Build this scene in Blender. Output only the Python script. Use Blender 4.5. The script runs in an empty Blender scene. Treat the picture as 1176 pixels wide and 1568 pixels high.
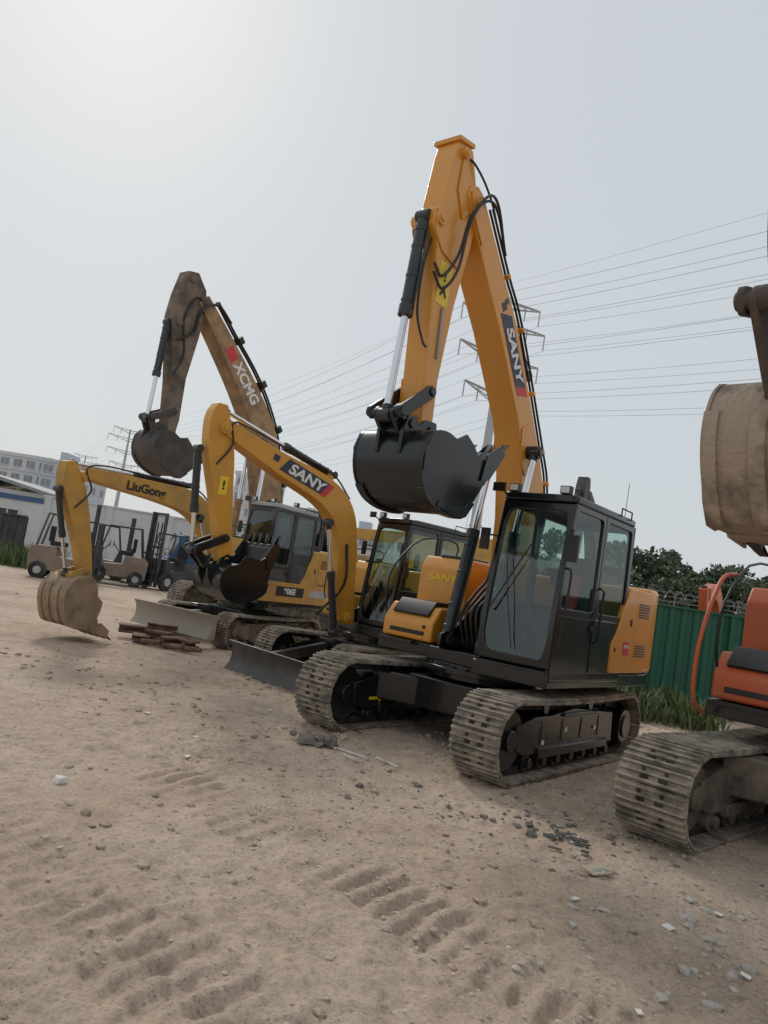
import bpy, bmesh, math, random
import numpy as np
from mathutils import Vector, Matrix
random.seed(3); rng=np.random.default_rng(3)
scene=bpy.context.scene; coll=scene.collection
R=math.radians

# ---------------------------------------------------------------- materials
def newmat(name):
    m=bpy.data.materials.new(name); m.use_nodes=True
    return m,m.node_tree,m.node_tree.nodes['Principled BSDF']
def paint(name,col,dirt=(.30,.24,.17),amt=.25,rough=.4,metal=0.,scale=3.,bump=.02,coat=0.,lo=.45,hi=.75,low_dirt=0.):
    m,nt,b=newmat(name); N=nt.nodes; L=nt.links
    tc=N.new('ShaderNodeTexCoord')
    n1=N.new('ShaderNodeTexNoise'); n1.inputs['Scale'].default_value=scale; n1.inputs['Detail'].default_value=8; n1.inputs['Roughness'].default_value=.65
    L.new(tc.outputs['Object'],n1.inputs['Vector'])
    mr=N.new('ShaderNodeMapRange'); mr.inputs[1].default_value=lo; mr.inputs[2].default_value=hi; mr.inputs[3].default_value=0; mr.inputs[4].default_value=amt
    L.new(n1.outputs['Fac'],mr.inputs[0])
    fac=mr.outputs[0]
    n2=N.new('ShaderNodeTexNoise'); n2.inputs['Scale'].default_value=scale*9; n2.inputs['Detail'].default_value=5
    L.new(tc.outputs['Object'],n2.inputs['Vector'])
    if low_dirt>0:
        sx=N.new('ShaderNodeSeparateXYZ'); L.new(tc.outputs['Object'],sx.inputs[0])
        m2=N.new('ShaderNodeMapRange'); m2.inputs[1].default_value=.8; m2.inputs[2].default_value=0.; m2.inputs[3].default_value=0; m2.inputs[4].default_value=low_dirt
        L.new(sx.outputs['Z'],m2.inputs[0])
        mu=N.new('ShaderNodeMath'); mu.operation='MULTIPLY'; L.new(m2.outputs[0],mu.inputs[0]); L.new(n2.outputs['Fac'],mu.inputs[1])
        ad=N.new('ShaderNodeMath'); ad.operation='ADD'; ad.use_clamp=True; L.new(fac,ad.inputs[0]); L.new(mu.outputs[0],ad.inputs[1]); fac=ad.outputs[0]
    mx=N.new('ShaderNodeMix'); mx.data_type='RGBA'
    mx.inputs[6].default_value=(*col,1); mx.inputs[7].default_value=(*dirt,1)
    L.new(fac,mx.inputs[0]); L.new(mx.outputs[2],b.inputs['Base Color'])
    rr=N.new('ShaderNodeMapRange'); rr.inputs[1].default_value=0; rr.inputs[2].default_value=1; rr.inputs[3].default_value=rough; rr.inputs[4].default_value=.95
    L.new(fac,rr.inputs[0]); L.new(rr.outputs[0],b.inputs['Roughness'])
    b.inputs['Metallic'].default_value=metal; b.inputs['Coat Weight'].default_value=coat
    if bump>0:
        bp=N.new('ShaderNodeBump'); bp.inputs['Strength'].default_value=bump*10; bp.inputs['Distance'].default_value=.005
        L.new(n2.outputs['Fac'],bp.inputs['Height']); L.new(bp.outputs[0],b.inputs['Normal'])
    return m
def glassmat(name,tint=(.42,.52,.5),gl=.22):
    m,nt,b=newmat(name); N=nt.nodes; L=nt.links; N.remove(b)
    out=N['Material Output']
    t=N.new('ShaderNodeBsdfTransparent'); t.inputs[0].default_value=(*tint,1)
    g=N.new('ShaderNodeBsdfGlossy'); g.inputs[0].default_value=(.8,.85,.85,1); g.inputs['Roughness'].default_value=.04
    lw=N.new('ShaderNodeLayerWeight'); lw.inputs[0].default_value=gl
    mr=N.new('ShaderNodeMapRange'); mr.inputs[3].default_value=.10; mr.inputs[4].default_value=.8
    L.new(lw.outputs['Fresnel'],mr.inputs[0])
    mx=N.new('ShaderNodeMixShader'); L.new(mr.outputs[0],mx.inputs[0]); L.new(t.outputs[0],mx.inputs[1]); L.new(g.outputs[0],mx.inputs[2]); L.new(mx.outputs[0],out.inputs[0])
    return m
DUST=(.34,.27,.20)
M_Y=paint('yellow_paint',(.72,.315,.035),DUST,.16,.32,coat=.3,bump=.004)
M_Y2=paint('yellow_paint_used',(.66,.32,.035),(.25,.18,.10),.32,.42,coat=.1,bump=.01)
M_Y3=paint('yellow_paint_worn',(.58,.31,.05),(.28,.20,.12),.75,.5,bump=.02,lo=.40,hi=.7,scale=2.5)
M_YX=paint('yellow_paint_muddy',(.42,.26,.12),(.17,.13,.10),.85,.6,bump=.05,lo=.42,hi=.62,scale=2)
M_YS4=paint('brown_muddy_paint',(.23,.17,.12),(.08,.068,.056),.85,.65,bump=.05,lo=.42,hi=.6,scale=2)
M_YR=paint('brown_arm_paint',(.075,.052,.045),(.22,.17,.13),.6,.55,bump=.05)
M_OR=paint('orange_paint',(.55,.10,.025),(.28,.2,.14),.5,.4,bump=.02)
M_K=paint('black_paint',(.007,.008,.009),(.12,.10,.08),.04,.22,coat=.3,bump=.002,low_dirt=.22)
M_K2=paint('black_plastic',(.012,.013,.014),DUST,.06,.42,bump=.01)
M_KB=paint('black_bucket_paint',(.008,.010,.012),(.07,.06,.05),.15,.26,bump=.01,coat=.2)
M_CYL=paint('cylinder_paint',(.03,.035,.04),(.12,.10,.08),.15,.3,bump=.01)
M_CH=paint('chrome',(.75,.76,.78),(.4,.38,.35),.1,.12,metal=1.,bump=0)
M_TR=paint('track_steel',(.10,.09,.08),(.42,.35,.275),.95,.65,metal=.2,scale=7,bump=.08,lo=.34,hi=.58)
M_TRK=paint('track_link_dark',(.02,.019,.018),(.2,.165,.13),.5,.7,scale=6,bump=.05)
M_TRD=paint('track_steel_muddy',(.14,.12,.10),(.40,.33,.26),.95,.85,scale=6,bump=.1,lo=.38,hi=.6)
M_UC=paint('undercarriage_dusty',(.08,.068,.057),(.32,.25,.18),.7,.85,scale=4,bump=.06,lo=.40,hi=.68)
M_BKT=paint('mud_caked_bucket',(.40,.32,.235),(.12,.095,.075),.85,.9,scale=2.6,bump=.4,lo=.47,hi=.64)
M_BKG=paint('worn_steel_bucket',(.34,.25,.16),(.13,.10,.08),.8,.6,scale=5,bump=.06,metal=.2)
M_BKD=paint('dark_worn_bucket',(.055,.05,.048),(.18,.145,.12),.6,.6,scale=4,bump=.05)
M_BL=paint('blade_grey',(.03,.032,.035),(.28,.23,.18),.3,.4,bump=.04,low_dirt=.3)
M_BLW=paint('blade_worn',(.34,.30,.25),(.44,.36,.28),.8,.7,bump=.05)
M_GREY=paint('grey_cab_paint',(.42,.43,.44),(.2,.18,.15),.35,.45,bump=.01)
M_DG=paint('dark_grey',(.045,.048,.052),DUST,.3,.5,bump=.02)
M_SEAT=paint('seat_fabric',(.03,.03,.033),(.08,.07,.06),.3,.9)
M_RED=paint('red_sticker',(.6,.03,.04),(.3,.1,.1),.1,.4,bump=0)
M_NAVY=paint('navy_sticker',(.02,.035,.06),(.1,.1,.1),.1,.4,bump=0)
M_WHT=paint('white_sticker',(.8,.8,.8),(.5,.48,.45),.1,.4,bump=0)
M_BLKS=paint('black_sticker',(.015,.015,.015),(.1,.09,.08),.1,.5,bump=0)
M_YS=paint('warning_yellow',(.85,.62,.03),(.5,.4,.2),.1,.4,bump=0)
M_RUST=paint('rusty_steel',(.13,.065,.045),(.30,.24,.18),.8,.8,bump=.08,scale=6)
M_HOSE=paint('rubber_hose',(.02,.02,.021),DUST,.2,.6,bump=.01)
M_STEELP=paint('steel_pipe',(.30,.30,.30),(.2,.17,.13),.3,.35,metal=.6,bump=0)
M_LAMP=paint('lamp_lens',(.7,.7,.68),(.4,.4,.4),.2,.15,bump=0)
G_MAIN=glassmat('cab_glass',(.66,.80,.75)); G_DK=glassmat('cab_glass_dark',(.3,.36,.36),.25)

# ---------------------------------------------------------------- geometry helper
def densify(p,m):
    o=[]
    for i in range(len(p)):
        a=p[i]; b=p[(i+1)%len(p)]
        for k in range(m): o.append((a[0]+(b[0]-a[0])*k/m,a[1]+(b[1]-a[1])*k/m))
    return o
def rnd(p,r,n=5):
    o=[];N=len(p)
    for i in range(N):
        a=Vector(p[i-1]);b=Vector(p[i]);c=Vector(p[(i+1)%N])
        d1=(a-b).normalized();d2=(c-b).normalized()
        s=b+d1*r;e=b+d2*r
        for k in range(n):
            t=k/(n-1); q=(1-t)**2*s+2*t*(1-t)*b+t*t*e; o.append((q.x,q.y))
    return o
def inset(p,d):
    o=[];N=len(p)
    area=sum(p[i][0]*p[(i+1)%N][1]-p[(i+1)%N][0]*p[i][1] for i in range(N))
    sg=1 if area>0 else -1
    for i in range(N):
        a=Vector(p[i-1]);b=Vector(p[i]);c=Vector(p[(i+1)%N])
        d1=(b-a).normalized();d2=(c-b).normalized()
        n1=Vector((-d1.y,d1.x))*sg;n2=Vector((-d2.y,d2.x))*sg
        k=d/max(.3,(1+n1.dot(n2)))
        q=b+(n1+n2)*k; o.append((q.x,q.y))
    return o
def crom(P,n=6):
    P=[np.array(p,float) for p in P]; Q=[2*P[0]-P[1]]+P+[2*P[-1]-P[-2]]; o=[]
    for i in range(1,len(Q)-2):
        for k in range(n):
            t=k/n
            o.append(.5*((2*Q[i])+(-Q[i-1]+Q[i+1])*t+(2*Q[i-1]-5*Q[i]+4*Q[i+1]-Q[i+2])*t*t+(-Q[i-1]+3*Q[i]-3*Q[i+1]+Q[i+2])*t**3))
    o.append(P[-1]); return [tuple(v) for v in o]
def band(P,n=6):
    C=crom(P,n); up=[];dn=[]
    for i,c in enumerate(C):
        a=C[max(0,i-1)];b=C[min(len(C)-1,i+1)]
        t=Vector((b[0]-a[0],b[1]-a[1])).normalized(); nn=Vector((-t.y,t.x))
        up.append((c[0]+nn.x*c[2],c[1]+nn.y*c[2])); dn.append((c[0]-nn.x*c[2],c[1]-nn.y*c[2]))
    return up+dn[::-1]
class Geo:
    def __init__(s): s.v=[];s.f=[]
    def add(s,v,f):
        o=len(s.v); s.v+= [tuple(x) for x in v]; s.f+=[tuple(i+o for i in q) for q in f]
    def box(s,c,d,M=None):
        hx,hy,hz=d[0]/2,d[1]/2,d[2]/2
        v=[Vector((x,y,z)) for x in(-hx,hx) for y in(-hy,hy) for z in(-hz,hz)]
        if M is not None: v=[M@q for q in v]
        c=Vector(c); s.add([q+c for q in v],[(0,1,3,2),(4,6,7,5),(0,4,5,1),(2,3,7,6),(0,2,6,4),(1,5,7,3)])
    def cyl(s,p0,p1,r,n=18,r2=None,cap=True):
        p0=Vector(p0);p1=Vector(p1);r2=r if r2 is None else r2
        z=(p1-p0).normalized(); x=z.orthogonal().normalized(); y=z.cross(x)
        v=[];f=[]
        for i in range(n):
            a=2*math.pi*i/n; d=x*math.cos(a)+y*math.sin(a); v+= [p0+d*r,p1+d*r2]
        for i in range(n):
            j=(i+1)%n; f.append((2*i,2*j,2*j+1,2*i+1))
        if cap: f.append(tuple(2*i for i in range(n))[::-1]); f.append(tuple(2*i+1 for i in range(n)))
        s.add(v,f)
    def tube(s,P,r,n=8,sm=0):
        if sm: P=crom(P,sm)
        P=[Vector(p) for p in P]; v=[];f=[];x=None
        for i,p in enumerate(P):
            t=(P[min(i+1,len(P)-1)]-P[max(i-1,0)]).normalized()
            x=t.orthogonal().normalized() if x is None else (x-t*x.dot(t)).normalized()
            y=t.cross(x)
            for k in range(n):
                a=2*math.pi*k/n; v.append(p+(x*math.cos(a)+y*math.sin(a))*r)
        for i in range(len(P)-1):
            for k in range(n):
                l=(k+1)%n; f.append((i*n+k,i*n+l,(i+1)*n+l,(i+1)*n+k))
        f.append(tuple(range(n))[::-1]); f.append(tuple((len(P)-1)*n+k for k in range(n)))
        s.add(v,f)
    def prism(s,p,y0,y1):
        n=len(p); v=[(a,y0,b) for a,b in p]+[(a,y1,b) for a,b in p]
        s.add(v,[tuple(range(n)),tuple(range(2*n-1,n-1,-1))]+[(i,i+n,(i+1)%n+n,(i+1)%n) for i in range(n)])
    def prismz(s,p,z0,z1):
        n=len(p); v=[(a,b,z0) for a,b in p]+[(a,b,z1) for a,b in p]
        s.add(v,[tuple(range(n)),tuple(range(2*n-1,n-1,-1))]+[(i,i+n,(i+1)%n+n,(i+1)%n) for i in range(n)])
    def ring(s,o,i_,mA,mB):
        n=len(o); v=[mA(p) for p in o]+[mA(p) for p in i_]+[mB(p) for p in o]+[mB(p) for p in i_]; f=[]
        for k in range(n):
            l=(k+1)%n
            f+=[(k,l,n+l,n+k),(2*n+k,3*n+k,3*n+l,2*n+l),(k,2*n+k,2*n+l,l),(n+k,n+l,3*n+l,3*n+k)]
        s.add(v,f)
    def poly(s,p,m): s.add([m(q) for q in p],[tuple(range(len(p)))])
    def build(s,name,mat,parent=None,bev=0,seg=2,sc=(1,1,1),angle=35,loc=None,rotz=None,nrm=True):
        me=bpy.data.meshes.new(name)
        me.from_pydata([(x*sc[0],y*sc[1],z*sc[2]) for x,y,z in s.v],[],s.f)
        if nrm:
            bm=bmesh.new(); bm.from_mesh(me); bmesh.ops.recalc_face_normals(bm,faces=bm.faces); bm.to_mesh(me); bm.free()
        me.polygons.foreach_set('use_smooth',[True]*len(me.polygons))
        me.set_sharp_from_angle(angle=R(angle))
        me.materials.append(mat)
        ob=bpy.data.objects.new(name,me); coll.objects.link(ob)
        if parent: ob.parent=parent
        if loc: ob.location=loc
        if rotz is not None: ob.rotation_euler[2]=rotz
        if bev>0:
            m=ob.modifiers.new('b','BEVEL'); m.width=bev; m.segments=seg; m.limit_method='ANGLE'; m.angle_limit=R(40)
        return ob
def empty(name,loc,rotz=0):
    e=bpy.data.objects.new(name,None); e.location=loc; e.rotation_euler[2]=rotz; coll.objects.link(e); return e
def text(name,s,org,right,up,size,mat,parent,off=.012,shear=0,sx=1):
    c=bpy.data.curves.new(name,'FONT'); c.body=s; c.size=size; c.extrude=.003; c.offset=off*size; c.align_x='CENTER'; c.align_y='CENTER'; c.shear=shear
    c.materials.append(mat)
    o=bpy.data.objects.new(name,c); coll.objects.link(o); o.parent=parent
    r=Vector(right).normalized();u=Vector(up).normalized();n=r.cross(u)
    m=Matrix.Identity(4)
    for i in range(3): m[i][0]=r[i]*sx;m[i][1]=u[i];m[i][2]=n[i];m[i][3]=org[i]
    o.matrix_local=m; return o

# ---------------------------------------------------------------- excavator parts
def track(M,sc,yc,w,xf,xr,h,pitch,mat,lmat,dark):
    r=h/2-.03
    th=.028
    P=[]
    for i in range(41): P.append((xf+(xr-xf)*i/40,.03+.0))
    for i in range(1,24):
        a=-math.pi/2-math.pi*i/24; P.append((xr+math.cos(a)*r,.03+r+math.sin(a)*r))
    for i in range(41):
        t=i/40; P.append((xr+(xf-xr)*t,.03+2*r-.03*math.sin(math.pi*t)))
    for i in range(1,24):
        a=math.pi/2-math.pi*i/24; P.append((xf+math.cos(a)*r,.03+r+math.sin(a)*r))
    P.append(P[0]); P=np.array(P); d=np.r_[0,np.cumsum(np.hypot(*np.diff(P,axis=0).T))]
    n=int(round(d[-1]/pitch)); pt=d[-1]/n
    g=Geo();k=Geo()
    for i in range(n):
        s0=(i+.5)*pt
        f=lambda s:np.array((np.interp(s%d[-1],d,P[:,0]),np.interp(s%d[-1],d,P[:,1])))
        p=f(s0);t=f(s0+pt*.45)-f(s0-pt*.45);t/=np.hypot(*t);nn=np.array((t[1],-t[0]))
        cx=np.array((min(max(p[0],xr),xf),.03+r))
        if np.dot(nn,p-cx)<0: nn=-nn
        Mx=Matrix(((t[0],0,nn[0]),(0,1,0),(t[1],0,nn[1])))
        j=rng.normal(0,.002)
        def B(G,a,b,c,dd):
            G.box((p[0]+t[0]*a+nn[0]*c,yc+b,p[1]+t[1]*a+nn[1]*c),dd,Mx)
        B(g,0,j,-th/2,(pt*.93,w,th))
        for q in(-.36,0,.36): B(g,q*pt,j,.012,(.022,w*.985,.026))
        for q in(-.16,.16):
            for q2 in (-.18,.18): k.cyl((p[0]+t[0]*q2*pt,yc+q*w,p[1]+t[1]*q2*pt),(p[0]+t[0]*q2*pt+nn[0]*.012,yc+q*w,p[1]+t[1]*q2*pt+nn[1]*.012),.016,6)
        for q in(-.06,.06): B(k,pt*.18,q,.001,(pt*.22,.05,.004))
        for q in(-.075,.075): B(k,0,q,-.065,(pt*.9,.04,.075))
    g.build('track_shoes',mat,M,bev=.004,seg=1,sc=sc)
    k.build('track_chain',lmat,M,sc=sc)
    fr=Geo(); yo=w*.46
    fr.prism([(xf-.12,.30),(xf-.1,.52),(xf-.45,.60),(xf-.8,.60),(0,.66),(xr+.75,.60),(xr+.35,.58),(xr+.3,.24),(xf-.3,.24)],yc-yo*.72,yc+yo*.72)
    fr.prism([(xf-.55,.20),(xf-.55,.3),(xr+.5,.3),(xr+.5,.20)],yc-yo*.86,yc+yo*.86)
    for a in np.linspace(xf-.6,xr+.75,4): fr.box((a,yc,.45),(.05,yo*1.52,.22))
    fr.box(((xf+xr)/2-.1,yc,.60),(.9,yo*1.7,.04))
    fr.build('track_frame',dark,M,bev=.012,sc=sc)
    rl=Geo()
    for a in np.linspace(xf-.42,xr+.45,7): rl.cyl((a,yc-yo*.6,.165),(a,yc+yo*.6,.165),.085,16); rl.cyl((a,yc-yo*.78,.165),(a,yc+yo*.78,.165),.05,12)
    for a in(xf-.75,xr+.9): rl.cyl((a,yc-.12,h-.14),(a,yc+.12,h-.14),.06,14)
    rl.cyl((xf,yc-.05,h/2),(xf,yc+.05,h/2),h/2-.075,28)
    rl.cyl((xf,yc-.13,h/2),(xf,yc+.13,h/2),h/2-.12,28); rl.cyl((xf,yc-yo*.8,h/2),(xf,yc+yo*.8,h/2),.10,16)
    rl.cyl((xr,yc-.03,h/2),(xr,yc+.03,h/2),h/2-.075,28)
    for a in range(15):
        b=a/15*2*math.pi; rl.box((xr+math.cos(b)*(h/2-.07),yc,h/2+math.sin(b)*(h/2-.07)),(.05,.06,.05),Matrix.Rotation(-b,3,'Y'))
    rl.cyl((xr,yc-yo*.85,h/2),(xr,yc+yo*.85,h/2),.19,24); rl.cyl((xr,yc-yo*.95,h/2),(xr,yc+yo*.95,h/2),.13,18)
    rl.build('rollers_and_sprocket',dark,M,sc=sc,bev=.006,seg=1)

def ram(M,p0,p1,y,frac,r,bm,name,eye=.07):
    p0=Vector((p0[0],y,p0[1]));p1=Vector((p1[0],y,p1[1]));d=p1-p0
    pe=p0+d*frac; dn=d.normalized(); g=Geo()
    g.cyl(p0+dn*.04,pe,r,20); g.cyl(pe-dn*.09,pe+dn*.02,r*1.18,20); g.cyl(p0+dn*.12,p0+dn*.16,r*1.12,20)
    for q in(p0,p1): g.cyl(q-Vector((0,eye,0)),q+Vector((0,eye,0)),r*1.05,18)
    g.cyl(p1-dn*.1,p1,r*.8,16)
    g.tube([p0+dn*.15+Vector((0,r,0))*1.25,pe-dn*.05+Vector((0,r,0))*1.25],.013,6)
    for t in (.3,.6,.85): g.cyl(p0+d*frac*t,p0+d*frac*t+dn*.03,r*1.1,16)
    g.build(name+'_barrel',bm,M,bev=.004,seg=1)
    h=Geo(); h.cyl(pe,p1-dn*.08,r*.58,18); h.build(name+'_rod',M_CH,M)

BK=[(-.07,-.06),(.12,-.03),(.32,-.08),(.43,-.28),(.40,-.54),(.24,-.73),(.0,-.82),(-.30,-.84),(-.44,-.81),(-.52,-.72),(-.72,-.40),(-.95,-.04)]
CC=[(-.82,-.03),(-.68,-.15),(-.54,-.16),(-.40,-.05),(-.24,.03)]
def bucket(M,pin,sc,rot,w,mat,y=0.,teeth=True,tmat=None,taper=.9,ribs=False):
    c,s=math.cos(R(rot)),math.sin(R(rot))
    T=lambda p:(pin[0]+(p[0]*c-p[1]*s)*sc,pin[1]+(p[0]*s+p[1]*c)*sc)
    g=Geo(); sh=crom([(a,b,.012) for a,b in BK],4)
    outer=[(a,b) for a,b,_ in sh]
    inn=inset(outer+[(-.3,.3)],.035)[:-1]
    prof=[T(p) for p in outer]+[T(p) for p in inn[::-1]]
    g.prism(prof,y-w/2,y+w/2)
    big=[T((a*1.02,b*1.02)) for a,b in outer]+[T(p) for p in CC]
    for e in(-1,1): g.prism(big,y+e*(w/2+.001),y+e*(w/2+.026))
    lip=[T(p) for p in[(-.73,-.43),(-.985,-.03),(-.96,-.0),(-.69,-.39)]]
    g.prism(lip,y-w/2-.03,y+w/2+.03)
    for e in(-1,1):
        g.prism([T(p) for p in[(-.78,-.36),(-.62,-.40),(-.66,-.10),(-.90,.06),(-1.03,-.02)]],y+e*(w/2+.028),y+e*(w/2+.05))
        g.prism([T(p) for p in[(.36,-.1),(.44,-.28),(.41,-.50),(.34,-.46),(.36,-.28),(.3,-.14)]],y+e*(w/2+.027),y+e*(w/2+.036))
        g.prism([T(p) for p in[(.08,-.80),(-.28,-.86),(-.48,-.83),(-.60,-.66),(-.50,-.64),(-.40,-.74),(-.26,-.77),(.05,-.73)]],y+e*(w/2+.027),y+e*(w/2+.040))
    for q in (-.48,.48)+((-.17,.17) if ribs else ()):
        g.prism([T((a*1.035,b*1.035)) for a,b in outer[18:38]]+[T(p) for p in outer[18:38]][::-1],y+q*w-.05,y+q*w+.05)
    for e in(-1,1):
        g.prism([T(p) for p in rnd([(-.13,-.10),(-.09,.11),(.10,.10),(.20,.0),(.26,.09),(.40,.08),(.46,-.10),(.45,-.34),(.40,-.30),(.1,-.05)],.025,4)],y+e*.17*min(1,w)-.02,y+e*.17*min(1,w)+.02)
    for p in[(0,0),(.33,0)]:
        a=T(p); g.cyl((a[0],y-.22*min(1,w),a[1]),(a[0],y+.22*min(1,w),a[1]),.05*sc,16)
    if taper<1:
        ax=T((-.25,.0)); bx=T((-.05,-.82)); ux=(bx[0]-ax[0],bx[1]-ax[1]); L2=ux[0]**2+ux[1]**2
        g.v=[(a,y+(b-y)*(1-(1-taper)*min(1,max(0,((a-ax[0])*ux[0]+(z-ax[1])*ux[1])/L2))),z) for a,b,z in g.v]
    g.build('bucket_shell',mat,M,bev=.006,seg=2,angle=22)
    if teeth:
        t=Geo()
        for q in np.linspace(-.46,.46,5):
            t.prism([T(p) for p in[(-.93,-.13),(-1.16,.13),(-1.17,.14),(-1.05,-.0),(-.96,.0),(-.91,-.05)]],y+q*w-.035,y+q*w+.035)
        t.build('bucket_teeth',tmat or mat,M,bev=.008)
    return T

def house(M,sx,sz,o):
    sc=(sx,sx,sz); Y=o['paint']; CM=o.get('cab',M_K); gl=o.get('glass',G_MAIN); tl=o.get('tail',0)
    g=Geo()
    dk=[(.93,1.24),(-1.75,1.24),(-2.05-tl,1.1),(-2.22-tl,.7),(-2.28-tl,0),(-2.22-tl,-.7),(-2.05-tl,-1.1),(-1.75,-1.24),(.42,-1.24),(.42,-.45),(.55,-.40),(.55,.40),(.93,.40)]
    g.prismz(dk,.88,1.02); g.cyl((0,0,.72),(0,0,.88),.62,32); g.cyl((0,0,.78),(0,0,.84),.70,40)
    for e in(-1,1): g.prism(rnd([(-.75,1.02),(-.62,1.45),(-.42,1.72),(-.22,1.70),(.35,1.25),(.62,1.18),(.62,1.02)],.04,4),e*.24-.02,e*.24+.02)
    g.box((-.3,0,1.1),(.9,.5,.12))
    for a in range(24):
        b=a/24*6.283; g.cyl((.66*math.cos(b),.66*math.sin(b),.84),(.66*math.cos(b),.66*math.sin(b),.862),.018,6)
    g.build('deck_frame',M_K,M,bev=.012,sc=sc)
    g=Geo()
    g.box((0,0,.52),(1.3,1.1,.34))
    for ex in(-1,1):
        for ey in(-1,1): g.prismz([(ex*.35,ey*.45),(ex*.62,ey*.35),(ex*.85,ey*.9),(ex*.45,ey*.9)],.34,.66)
    g.build('centre_frame',o.get('uc',M_K),M,bev=.02,sc=sc)
    g=Geo()
    g.prismz([(-1.66,1.235),(-1.80-tl*.6,1.23),(-2.04-tl,1.09),(-2.20-tl,.7),(-2.26-tl,0),(-2.20-tl,-.7),(-2.04-tl,-1.09),(-1.80-tl*.6,-1.23),(-1.66,-1.235)],1.03,2.06)
    g.build('counterweight',Y,M,bev=.06,seg=4,sc=sc)
    g=Geo(); g.prismz([(-.90,1.20),(-1.65,1.20),(-1.65,-1.2),(-.98,-1.2),(-.98,-.4),(-.7,-.4),(-.7,.40),(-.9,.40)],1.03,2.02); g.build('engine_hood',Y,M,bev=.035,seg=3,sc=sc)
    g=Geo(); g.prism([(-.50,1.04),(-1.14,1.04),(-1.14,2.01),(-.885,2.01),(-.63,1.50),(-.50,1.36)],1.205,1.268); g.prism([(-1.15,1.04),(-1.64,1.04),(-1.64,2.01),(-1.15,2.01)],1.205,1.262); g.build('side_door',Y,M,bev=.012,sc=sc)
    g=Geo()
    for z in np.arange(1.70,1.86,.03): g.box((-1.40,1.266,z),(.36,.012,.014))
    for z in np.arange(1.24,1.36,.03): g.box((-1.40,1.266,z),(.36,.012,.014))
    g.box((-1.0,1.272,1.62),(.05,.012,.08)); g.box((-.60,1.270,1.30),(.03,.012,.05))
    g.box((-1.3,-.1,2.05),(.7,1.9,.05)); g.cyl((-1.3,-.55,2.05),(-1.3,-.55,2.35),.06,16); g.box((-1.25,.5,2.1),(.5,.7,.08))
    g.build('louvres_and_hood_top',M_K2,M,bev=.006,sc=sc)
    g=Geo()
    g.prism(rnd([(-.96,1.03),(-.20,1.03),(-.20,1.92),(-.30,2.07),(-.96,2.07)],.03,4),-1.22,-.5)
    g.prism(rnd([(-.19,1.03),(.40,1.03),(.40,1.24),(.26,1.44),(-.19,1.44)],.03,4),-1.22,-.5)
    g.build('fuel_tank_and_toolbox',Y,M,bev=.03,seg=3,sc=sc)
    g=Geo(); g.prism(rnd([(-.10,1.45),(.22,1.45),(.36,1.31),(.385,1.335),(.235,1.50),(-.10,1.50)],.01,3),-1.12,-.6)
    g.box((.45,-.95,1.0),(.12,.5,.04)); g.box((-.55,-.8,2.08),(.5,.4,.04)); g.cyl((-.4,-.7,2.08),(-.4,-.7,2.15),.06,14)
    g.box((.402,-.86,1.12),(.01,.5,.05)); g.cyl((.40,-.62,1.2),(.42,-.62,1.2),.02,10)
    g.tube([(.40,-1.19,1.3),(.46,-1.19,1.5),(.40,-1.19,1.85),(-.1,-1.19,2.25),(-.9,-1.19,2.3),(-.9,-1.19,2.0)],.013,8,3)
    g.build('toolbox_grille_and_rail',M_K2,M,bev=.008,sc=sc)
    y0,y1=.44,1.25; zt=2.70; zl=1.60; fx=lambda z:.955-.10*max(0,(z-1.3))**1.35-(.10*max(0,1.3-z))
    g=Geo()
    lower=[(fx(1.0),.96),(fx(1.3),1.3),(fx(zl),zl),(-.86,zl),(-.86,.96)]
    g.prism(lower,y1-.05,y1)
    g.prism(lower,y0,y0+.04)
    g.prismz([(fx(1.),y1),(-.86,y1),(-.86,y0),(fx(1.),y0)],.94,1.04)
    for yy,t in((y1,-.045),(y0,.045)):
        mA=lambda p:(p[0],yy,p[1]); mB=lambda p:(p[0],yy+t,p[1])
        for q in([(fx(zl),zl),(.02,zl),(.02,zt),(fx(zt),zt)],[(.015,zl),(-.86,zl),(-.80,zt),(.015,zt)]):
            o_=rnd(q,.005,5); i_=rnd(inset(q,.065),.07,5); g.ring(o_,i_,mA,mB)
    q=densify([(y0,1.06),(y1,1.06),(y1,zt),(y0,zt)],8)
    qi=densify([(y0+.06,1.14),(y1-.06,1.14),(y1-.06,zt-.09),(y0+.06,zt-.09)],8)
    def rc(p):
        cy=(y0+y1)/2; cz=(1.14+zt-.09)/2; hy=(y1-y0)/2-.06; hz=(zt-.09-1.14)/2
        a=abs(p[0]-cy)-(hy-.11); b=abs(p[1]-cz)-(hz-.11)
        if a>0 and b>0:
            l=math.hypot(a,b); a2,b2=a/l*.11,b/l*.11
            return (cy+math.copysign(hy-.11+a2,p[0]-cy),cz+math.copysign(hz-.11+b2,p[1]-cz))
        return p
    qi=[rc(p) for p in qi]
    fA=lambda p:(fx(p[1])+.012,p[0],p[1]); fB=lambda p:(fx(p[1])-.04,p[0],p[1])
    g.ring(q,qi,fA,fB)
    rq=[(y0,zl-.2),(y1,zl-.2),(y1,zt),(y0,zt)]; rA=lambda p:(-.86+.02*(p[1]-1.6),p[0],p[1]); rB=lambda p:(-.82+.02*(p[1]-1.6),p[0],p[1])
    g.ring(rnd(rq,.005,5),rnd(inset(rq,.08),.06,5),rA,rB); g.box((-.84,(y0+y1)/2,1.2),(.04,y1-y0,.45))
    g.build('cab_frame',CM,M,bev=.012,seg=3,sc=sc)
    g=Geo(); g.prismz(rnd([(fx(zt)+.06,y0-.01),(fx(zt)+.06,y1+.01),(-.84,y1+.01),(-.84,y0-.01)],.10,5),zt,zt+.075)
    g.prismz(rnd([(.55,y0+.12),(.55,y1-.12),(-.6,y1-.12),(-.6,y0+.12)],.06,4),zt+.07,zt+.10)
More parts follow.
